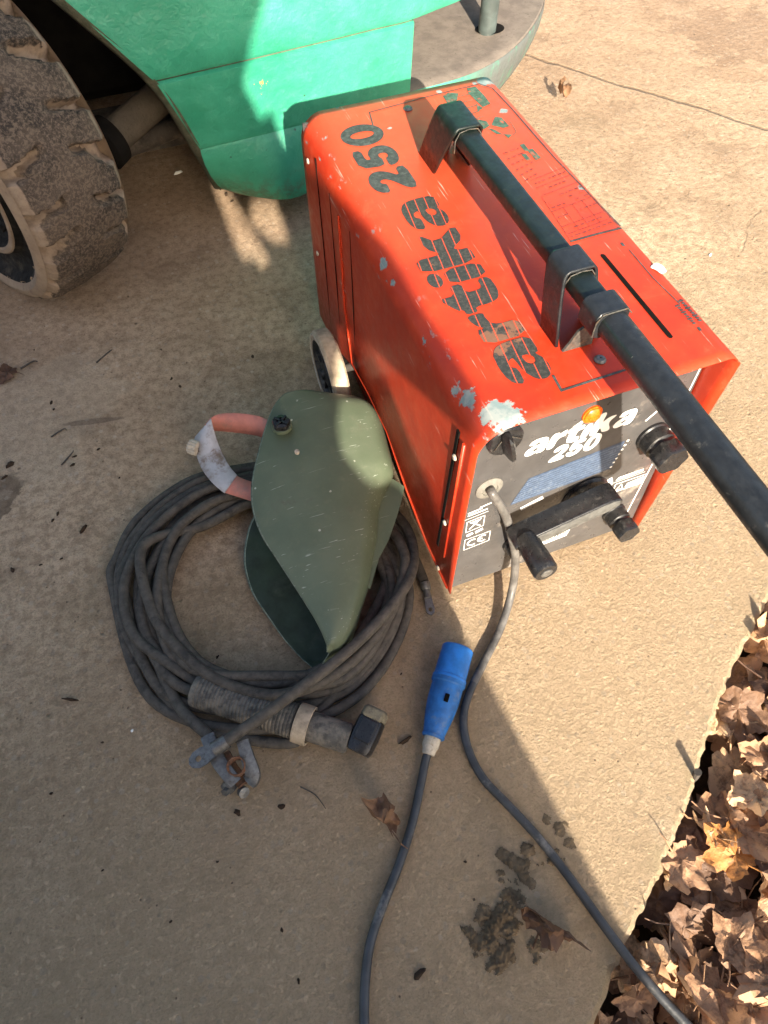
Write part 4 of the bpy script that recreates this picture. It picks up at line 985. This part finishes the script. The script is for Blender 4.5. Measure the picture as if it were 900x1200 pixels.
# upper block: groove to the top
top_h = 1.02
lean = Vector((0, .10, 0))
upL = by(85, 0, 1.10)
dx = (upL.x-mg[0].x)/(upL.z-zg)      # slope of the arch edge
rows = []
for z_, ins in ((zg+.0025, .010), (zg+.0035, .001), (zg+.012, -.004), (zg+.06, -.005), (.55, -.002), (.75, .01), (.95, .03), (top_h-.02, .06), (top_h, .12), (top_h, .6)):
    row = []
    for i, p in enumerate(groD):
        f_ = max(0, 1-i/14); xs = p.x+dx*(z_-zg)*f_*1.0 if z_ < .8 else p.x+dx*(.8-zg)*f_
        row.append(Vector((xs, p.y+ins+(z_-zg)*.03, z_)))
    rows.append(row)
mb = MB(); mb.grid(rows); mb.build('upper_counterweight', 'green', fk, autosm=R(50))
# wheel-arch rim: thick edge following the slanted left side, and the arch interior
edge = [bottom[0]+Vector((0, 0, 0)), ridD[0], mg[0], Vector((mg[0].x+dx*(.55-zg), mg[0].y, .55)), Vector((mg[0].x+dx*(.8-zg), mg[0].y+.012, .8)), Vector((mg[0].x+dx*(.8-zg), mg[0].y+.05, 1.0))]
E_ = catmull(edge, 8); rows = []
for p in E_: rows.append([p+Vector((.003, -.001, 0)), p+Vector((-.003, .0015, 0)), p+Vector((-.014, .010, -.003)), p+Vector((-.019, .022, -.006)), p+Vector((-.012, .045, 0)), p+Vector((.10, .5, 0))])
mb = MB(); mb.grid(rows); mb.build('arch_rim', 'arch', fk, autosm=R(60)); 
# hidden bulk: chassis above and behind the wheel, near-black to paint its shade
mb = MB(); mb.box((-.42, 1.9, .98), (1.7, 1.35, .10), bev=.02); mb.box((.1, 2.1, .62), (.7, .7, .62), bev=.02); mb.box((-.20, 2.62, .45), (1.3, .10, .86), bev=.02); mb.box((-.32, 2.02, .37), (1.15, .95, .50), bev=.03); mb.build('chassis', 'void', fk)
mb = MB(); mb.box((.24, 1.70, .14), (.74, .80, .12), bev=.02); mb.box((-.68, 1.62, .80), (.75, .90, .06), bev=.02); mb.box((-1.02, 1.75, .42), (.05, .75, .70), bev=.02); mb.box((-.25, 2.35, .30), (1.2, .08, .50)); mb.build('belly_and_shade_boxes', 'dark_iron', fk)  # belly plate, plus added unseen boxes that keep sky off the arch
# axle and steering rod seen in the arch
mb = MB(); a_, b_ = bz(128, 165, .23), bz(182, 118, .25); dv = (b_-a_); mb.tube([a_-dv*.1, a_, b_, b_+dv*1.5], [.030, .034, .034, .040], 20); mb.build('axle', 'beige_pipe', fk)
mb = MB(); mb.disc(a_, (a_-b_), [(0, -.01), (.05, -.01), (.052, .02), (.036, .035), (.036, .10), (0, .10)], 24); mb.build('hub_carrier', 'void', fk)
mb = MB(); a2, b2 = bz(135, 178, .14), bz(205, 150, .14); dv = b2-a2; mb.tube([a2-dv*.2, b2+dv*2], .022, 12); mb.box((a2+b2)/2+Vector((0, .12, -.03)), (.5, .2, .02)); mb.build('steering_rod', 'dark_iron', fk)
# tow pin with hole
pc_ = bz(570, 38, zr); mb = MB(); mb.poly(ell(pc_.x+.012, pc_.y+.006, .038, .030, 30), lambda x, y: Vector((x, y, zr+.0045))); mb.build('pin_hole', 'void', fk)
mb = MB(); mb.tube([(pc_.x, pc_.y, zr-.05), (pc_.x+.004, pc_.y, .48), (pc_.x+.006, pc_.y, .52)], [.0225, .0225, .018], 28); mb.tube([(pc_.x-.05, pc_.y, .525), (pc_.x+.06, pc_.y, .525)], .014, 14); mb.build('tow_pin', 'pole', fk)

# big rear tyre
psi = .555; ta = Vector((math.cos(psi), math.sin(psi), 0)); tc = Vector((-.624, 1.054, .297)); TR = .297; TW = .200
tu = Vector((0, 0, 1)); tv = ta.cross(tu)
tyre = empty('tyre_tmp', tc, None, None) if False else None
def tp3(h, r, a): return tc+ta*h+(tu*math.cos(a)+tv*math.sin(a))*r
NL = 22      # lugs round the tyre
rows = []; segs = NL*24
prof_h = [-.004, .002, .006, .012, .018, .026, .034, .042, .05, .06, .07, .08, .09, .10, .11, .12, .13, .14, .15, .158, .166, .174, .182, .188, .194, .199, .204]
TN = []
for j in range(segs):
    a = 2*math.pi*j/segs; row = []
    for h in prof_h:
        s_ = (h-.1)/.1; base = TR-.012*abs(s_)**3-.010*max(0, abs(s_)-.9)*10
        # slots run in from both shoulders, staggered, and bend towards the middle
        def slot(side):
            d_in = ((s_+1) if side < 0 else (1-s_))+.10*noise.noise(Vector((math.cos(a)*16, math.sin(a)*16, h*30+side)))
            ph = (a/(2*math.pi)*NL+.30*noise.noise(Vector((math.cos(a)*7, math.sin(a)*7, side*3+h*6)))+.06*noise.noise(Vector((math.cos(a)*40, math.sin(a)*40, side*3+h*60)))+(0 if side < 0 else .5)+.55*max(0, d_in-.10)*(1 if side < 0 else 1)) % 1
            wdt = .21 if d_in < .30 else .15
            if d_in > .74: return 0
            k = max(0, 1-abs(ph-.5)/wdt); return min(1, k*2.6)*(1 if d_in < .60 else (0.74-d_in)/.14)
        cut = max(slot(-1), slot(1)); r = base-.034*cut
        r += noise.noise(Vector((a*9, h*40, 3)))*.0022
        row.append(tp3(h, r, a)); TN.append(max(min(1, cut*1.25), min(1, max(0, abs(s_)-.84)*9)))
    rows.append(row)
mb = MB(); mb.grid(rows, closed_u=True)
wheel_g = MB()
mb.tone = TN
wheel = mb.build('tyre', 'tread', fk, autosm=R(60))
mb = MB(); n_s = 72
def ring(mb, prof, seg=72): mb.grid([[tp3(h, r, 2*math.pi*k/seg) for k in range(seg)] for r, h in prof], closed_v=True)
ring(mb, [(TR-.024, -.004), (TR-.034, -.010), (TR-.044, -.012), (.245, -.008), (.240, -.004)]); ring(mb, [(TR-.024, .204), (TR-.05, .208), (.2, .19)]); mb.build('sidewall', 'mud_rubber', wheel)
mb = MB(); ring(mb, [(.243, -.006), (.236, .0), (.225, .018), (.20, .024), (.185, .020), (.178, .006), (.165, .004), (.160, .03), (.12, .045), (.10, .045), (.095, .02), (.05, .015), (0, .015)]); ring(mb, [(.24, .2), (.2, .18), (0, .17)])
for k in range(8):
    a = 2*math.pi*k/8; c_ = tp3(.014, .138, a)
    mb.disc(c_+ta*.02, -ta, [(.013, 0), (.013, .014), (.007, .016), (.007, .024), (0, .024)], 6)
mb.build('rim', 'rim', wheel)
mb = MB(); ring(mb, [(.179, .0055), (.176, .0025), (.168, .002), (.164, .0045)]); mb.build('rim_ring', 'mud_rubber', wheel)

# ------------------------------------------------------------------ loose bits on the slab
def leaf_mesh(mb, c, size, rot, curl, tone, tilt=(0, 0), seed=0, lobes=5, zoff=0):
    """maple leaf: palmate outline, folded along its main veins and curled"""
    rn = random.Random(seed); tips = []; P = []
    angs = {5: [-118, -58, 0, 58, 118]}[lobes]; lens = [.62, .92, 1.1, .92, .62]
    base = (0, -.32)
    P.append((0.03, -.36))
    pts = []
    for i, (a, l_) in enumerate(zip(angs, lens)):
        l_ *= rn.uniform(.85, 1.1); a = a+rn.uniform(-6, 6); dx_, dy_ = math.sin(R(a)), math.cos(R(a)); nx, ny = dy_, -dx_
        w2 = rn.uniform(.26, .36)
        for t_, s_ in ((.46, -w2*1.05), (.62, -w2*1.2), (.70, -w2*.7), (.84, -w2*.55), (1.0, 0), (.84, w2*.55), (.70, w2*.7), (.62, w2*1.2), (.46, w2*1.05)):
            pts.append((dx_*l_*t_+nx*s_*.9, dy_*l_*t_+ny*s_*.9+base[1]*.0-.05))
    pts = [(-.05, -.38)]+pts+[(.05, -.38)]
    ca, sa = math.cos(rot), math.sin(rot); n_ax = rn.uniform(0, math.pi); off = rn.uniform(-.25, .25)
    cn, sn = math.cos(n_ax), math.sin(n_ax); cc_ = max(.15, curl*1.9); sgn = rn.choice((1, 1, 1, -1)); c2_ = rn.uniform(-.9, .9)*curl
    e1 = Matrix.Rotation(tilt[0], 3, 'X') @ Matrix.Rotation(tilt[1], 3, 'Y')
    def place(x, y):
        r = math.hypot(x, y); th = math.atan2(x, y+.05); fold = .26*abs(math.sin(2.9*th))**.7*min(r, .8)
        k = x*cn+y*sn-off; l = -x*sn+y*cn
        ang = cc_*k; kk = math.sin(ang)/cc_; z = (1-math.cos(ang))/cc_*sgn
        z += c2_*l*l*.6
        X_, Y_ = (kk+off)*cn-l*sn, (kk+off)*sn+l*cn
        z += -fold*(.35+curl*.4)+noise.noise(Vector((x*2.3+seed, y*2.3, seed*.37)))*.26*(.4+curl)+noise.noise(Vector((x*6+seed, y*6, seed*.7)))*.11
        v = e1 @ Vector((X_, Y_, z)); v = v*size*.5
        return Vector((c[0]+v.x*ca-v.y*sa, c[1]+v.x*sa+v.y*ca, c[2]+v.z+zoff))
    b = len(mb.v); mb.v.append(tuple(place(0, -.05))); n = len(pts)
    RG = (.28, .52, .78, 1.0)
    for g_ in RG:
        for (x, y) in pts: mb.v.append(tuple(place(x*g_, (y+.05)*g_-.05)))
    for i in range(n):
        j = (i+1) % n; mb.face((b, b+1+i, b+1+j), True)
        for g_ in range(len(RG)-1): mb.face((b+1+g_*n+i, b+1+(g_+1)*n+i, b+1+(g_+1)*n+j, b+1+g_*n+j), True)
    # stalk
    s0 = place(0, -.36); s1 = place(.06, -.75); s2_ = place(.02, -1.05)
    mb.tube([s0, s1+Vector((0, 0, .003)), s2_], [size*.012, size*.010, size*.007], 5)
    while len(mb.tone) < len(mb.v): mb.tone.append(min(1, max(0, tone)))

def single_leaf(px, py, size, rot, curl, tone, label, tilt=(0, 0), seed=0, z=.006, name='dead_leaf', group=None, mat='leaf'):
    k = MB(); c = bz(px, py, z); leaf_mesh(k, c, size, rot, curl, tone, tilt, seed)
    if z >= 0:
        lo = min(v[2] for v in k.v); k.v = [(a, b, h-lo+.0006) for a, b, h in k.v]
    o = k.build(name, mat, recalc=False); tag(o, label, 'leaf', group); return o
single_leaf(447, 968, .095, R(20), 1.9, .22, 'curled brown maple leaf beside the black cord of the blue plug', (.25, -.3), 11)
single_leaf(641, 1082, .12, R(-70), 1.5, .12, 'crumpled brown maple leaf lying on the mud patch near the grey cord', (.35, .2), 5)
single_leaf(656, 116, .085, R(130), 1.8, .35, 'small dark shrivelled leaf on sunlit concrete beyond the orange box', (.5, .3), 9)
single_leaf(8, 438, .075, R(60), .3, .1, 'dull flattened dark leaf at the left edge of the concrete below the tyre', (0, 0), 21)

# mud patches
def mud_field(blobs, seed):
    k = MB(); B_ = [(bz(x, y), r/760, h) for x, y, r, h in blobs]; x0 = min(p.x-r for p, r, h in B_)-.02; x1 = max(p.x+r for p, r, h in B_)+.02
    y0 = min(p.y-r for p, r, h in B_)-.02; y1 = max(p.y+r for p, r, h in B_)+.02; st_ = .0016; nx, ny = int((x1-x0)/st_), int((y1-y0)/st_); idx = {}
    def H(x, y):
        wob = noise.fractal(Vector((x*55, y*55, seed)), .8, 2, 5)*.95; best = -1
        for p, r, h in B_:
            d_ = math.hypot(x-p.x, y-p.y)/r; v = (1-d_**1.3)*.8+wob*1.2
            if v > 0: best = max(best, h*min(1, v)**.6*(.55+.9*abs(noise.fractal(Vector((x*130, y*130, seed+3)), .7, 2, 4))))
        return best
    hs = [[H(x0+i*st_, y0+j*st_) for j in range(ny+1)] for i in range(nx+1)]
    def V(i, j):
        if (i, j) not in idx: idx[i, j] = k.vert((x0+i*st_, y0+j*st_, max(.0003, hs[i][j])))
        return idx[i, j]
    for i in range(nx):
        for j in range(ny):
            if sum(hs[a_][b_] > 0 for a_, b_ in ((i, j), (i+1, j), (i+1, j+1), (i, j+1))) >= 2: k.face((V(i, j), V(i+1, j), V(i+1, j+1), V(i, j+1)))
    return k.build('mud', 'mud', autosm=None, recalc=False)
mo = mud_field([(572, 1095, 20, .010), (582, 1124, 13, .009), (590, 1075, 15, .010), (600, 1052, 9, .007), (605, 1014, 15, .008), (618, 998, 8, .006), (568, 1072, 9, .006), (626, 1112, 9, .006),
                (649, 1000, 8, .005), (656, 972, 7, .003), (640, 960, 5, .002), (622, 1034, 5, .003), (558, 1104, 8, .006), (612, 1060, 6, .005), (668, 985, 5, .002)], 3)
tag(mo, kind='stuff'); mo['label'] = 'dark dried mud crumbled on the shaded concrete'; mo['category'] = 'mud'
# bark crumbs and twigs
rc = random.Random(5)
def chip(px, py, s, rot=None, ar=.5, mat='soil', name='bark_chip', label=None, group='dark crumbs scattered on the concrete', cat='debris', th=.25):
    k = MB(); c = bz(px, py, 0); n = 9; a0 = rc.uniform(0, 6.3) if rot is None else rot; top = []; bot = []
    for j in range(n):
        a = 2*math.pi*j/n; r = s*.5*rc.uniform(.6, 1.15); x, y = r*math.cos(a), r*math.sin(a)*ar
        X_, Y_ = x*math.cos(a0)-y*math.sin(a0), x*math.sin(a0)+y*math.cos(a0)
        bot.append(Vector((c.x+X_, c.y+Y_, .0004))); top.append(Vector((c.x+X_*.75, c.y+Y_*.75, s*th*rc.uniform(.5, 1.1))))
    k.grid([bot, top, [sum(top, Vector())/n+Vector((0, 0, s*th*.2))]*n], closed_v=True)
    o = k.build(name, mat, autosm=None); return tag(o, label or 'tiny dark crumb of bark or soil lying on the concrete', cat, group)
crumbs = [(98, 620, .022, .35), (83, 820, .028, .2), (68, 602, .010, .6), (115, 527, .010, .5), (85, 545, .012, .5), (255, 770, .008, .6), (296, 418, .010, .7), (201, 444, .010, .5), (211, 453, .009, .6), (189, 410, .006, .5),
          (60, 472, .012, .6), (63, 480, .009, .6), (12, 545, .022, .5), (5, 560, .014, .4), (48, 662, .008, .5), (15, 668, .014, .5), (330, 945, .011, .8), (278, 952, .014, .6), (475, 868, .024, .3), (493, 1140, .026, .35), (88, 535, .012, .3),
          (160, 735, .006, .5), (62, 610, .010, .6), (72, 655, .008, .5), (40, 410, .006, .5), (140, 560, .007, .5), (255, 1010, .006, .6), (120, 1020, .006, .5), (60, 930, .007, .6), (200, 1080, .006, .6), (330, 1090, .007, .6), (300, 700, .007, .5), (350, 1150, .008, .5), (120, 870, .006, .6), (545, 1010, .007, .5), (470, 790, .006, .5)]
for (x, y, s, ar) in crumbs: chip(x, y, s, None, ar)
chip(209, 203, .026, R(15), .35, 'white', 'broken_chip', 'small white rectangular chip on the ground under the forklift', None, 'debris', .25)
chip(155, 856, .006, None, .8, 'white', 'paint_fleck', 'tiny white fleck on shaded concrete left of the cable coil', None, 'debris')
chip(832, 299, .012, None, .6, 'white', 'paint_fleck', 'small white fleck on sunlit concrete right of the orange box', None, 'debris')
for i, (x, y, s) in enumerate([(265, 228, .02), (258, 222, .012), (272, 236, .012)]): chip(x, y, s, None, .5, label='dark crumb under the green toe of the forklift')
def twig(p, q_, r, label, bend=.01):
    a, b = bz(*p, r), bz(*q_, r); m = a.lerp(b, .5)+Vector((bend, bend*.6, .002)); k = MB(); k.tube(catmull([a, m, b], 6), [r*(1-.5*i/12) for i in range(13)], 6)
    return tag(k.build('twig', 'dark_iron'), label, 'twig', 'twigs on the concrete')
twig((113, 425), (131, 410), .0018, 'thin dark twig lying between the tyre and the cable coil'); twig((24, 432), (44, 424), .002, 'short dark twig touching the flattened leaf at left'); twig((60, 512), (78, 504), .0018, 'short bent twig below the dark rubber scuff')
twig((72, 545), (86, 528), .0016, 'thin slanting twig on the left of the slab'); twig((352, 922), (382, 948), .0010, 'hair-thin twig below the earth clamp', .004)
# stub poking up at the slab edge
mb = MB(); st = bz(811, 908, 0); mb.tube([st+Vector((.012, -.012, -.09)), st+Vector((.004, -.004, .0)), st+Vector((0, 0, .022))], [.005, .0045, .0055], 8); mb.build('stem', 'dark_iron')
tag(bpy.data.objects['stem'], 'short dark stem standing at the broken edge of the slab', 'plant stem')

# ------------------------------------------------------------------ leaf litter below the slab edge
rl = random.Random(42); mb = MB(); cnt = 0
for i in range(2600):
    s = rl.uniform(-1.0, 1.9); off = rl.uniform(.0, .9)**1.0*(.95); p, n = edge_pt(s)
    h = -.075+rl.random()*.062+min(.035, off*.16)
    cq = p+n*(off+.012); ca_, cb_ = bz(752, 1143), bz(850, 1262); tq = max(0, min(1, (cq-ca_).dot(cb_-ca_)/(cb_-ca_).length_squared)); h -= .045 if (ca_.lerp(cb_, tq)-Vector((cq.x, cq.y, 0))).length < .06 else 0
    c = p+n*(off+.012); c.z = h
    leaf_mesh(mb, c, rl.choice((rl.uniform(.06, .10), rl.uniform(.10, .16), rl.uniform(.10, .15))), rl.uniform(0, 6.3), rl.choice((rl.uniform(.1, .45), rl.uniform(.1, .6), rl.uniform(.1, .8), rl.uniform(.9, 2.2))), rl.choice((rl.betavariate(1.3, 4), rl.betavariate(4, 1.6), rl.betavariate(2, 2))), (rl.uniform(-.38, .5), rl.uniform(-.42, .42)), i)
for i in range(500):      # loose leaf stalks and bits of twig
    s_ = rl.uniform(-.8, 1.6); off = rl.uniform(.07, .8); p, n = edge_pt(s_); c = p+n*off; c.z = -.045+rl.random()*.045; a = rl.uniform(0, 6.3); l_ = rl.uniform(.03, .09); d_ = Vector((math.cos(a), math.sin(a), rl.uniform(-.4, .4)))*l_
    mb.tube([c-d_*.5, c+Vector((rl.uniform(-.008, .008), rl.uniform(-.008, .008), .004)), c+d_*.5], rl.uniform(.0006, .0013), 4); tt = rl.uniform(.5, 1)
    while len(mb.tone) < len(mb.v): mb.tone.append(tt)
o = mb.build('leaf_litter', 'leaf', recalc=False); tag(o, kind='stuff'); o['label'] = 'thick drift of dead brown maple leaves below the slab edge'; o['category'] = 'leaves'
specials = [(860, 1000, .115, 20, .5, .95, 'bright orange-brown leaf on the drift near the slab edge'), (800, 1010, .10, 200, .5, .45, 'broad pale brown maple leaf lying flat on the drift'), (885, 930, .10, 80, .6, .8, 'tan leaf at the right edge of the photo above the orange one'),
            (780, 1130, .10, 130, .9, .75, 'folded tan leaf next to the grey cord on the leaf drift'), (860, 1110, .105, 300, .6, .5, 'large brown leaf in the lower part of the leaf drift'), (745, 1170, .08, 10, .9, .35, 'dark brown leaf tucked under the slab corner by the cord')]
for i, (x, y, s, r_, cu, to, lb) in enumerate(specials):
    single_leaf(x, y, s, R(r_), cu, to, lb, (rl.uniform(-.25, .25), rl.uniform(-.25, .25)), 300+i, z=-.006, name='maple_leaf', group='loose maple leaves on the drift', mat='leaf_orange' if i == 0 else 'leaf')

# ------------------------------------------------------------------ added unseen wall behind the camera, outlined to cast the shade
YW = -1.75
def uv(u, v): return (u-.14*-YW, v+.475*-YW)     # silhouette point carried back along the sun's rays to the wall
def sh(px, py, z=0.0): p = bz(px, py, z); return (p.x-.14*p.y, p.z+.475*p.y)
sil = [(.292, -.832), (.103, -.253), (.046, -.12), (.0, -.01), (-.004, .04), (-.018, .10), (-.040, .18), (-.098, .217), (-.135, .27), (-.132, .305), (-.112, .34), (-.104, .385), (-.050, .437), (.0, .447), (.014, .49), (-.012, .555), (-.026, .61), (-.060, .655), (-.098, .70), (-.11, .742), (-.121, .785), (-.143, .762), (-.172, .853), (-.145, .92), (-.095, 1.01), (.03, 1.2), (.10, 1.9), (.14, 3.2)]
P = [uv(u, v) for u, v in sil]; P = [(P[0][0], -.14)]+P+[(-4.5, P[-1][1]), (-4.5, -.14)]
holes = [[uv(*sh(*p)) for p in h] for h in ([(292, 226), (318, 226), (338, 282), (322, 284), (290, 258)], [(246, 205), (264, 216), (316, 304), (306, 314), (297, 300), (288, 306), (276, 288)])]  # openings added to let lit patches through
mb = MB(); pl3 = lambda h: (lambda x, z: Vector((x, YW-h, z)))
mb.poly(P, pl3(0), holes); mb.poly(P, pl3(.03), holes)
for lp in [P]+holes:
    b_ = len(mb.v); n_ = len(lp)
    for h in (0, .03): mb.v += [(x, YW-h, z) for x, z in lp]
    for i in range(n_): mb.face((b_+i, b_+(i+1) % n_, b_+n_+(i+1) % n_, b_+n_+i), False)
tag(mb.build('added_shade_wall', 'wall'), 'added unseen rough-cast wall behind the viewer, ragged end and holes cut to shape the shade', 'wall')

# ------------------------------------------------------------------ bring every Empty to the base of its thing
for o, loc in HOME:
    o.location = loc
    for ch in o.children: ch.matrix_parent_inverse = Matrix.Translation(-loc)
for o in list(bpy.data.objects):
    pass
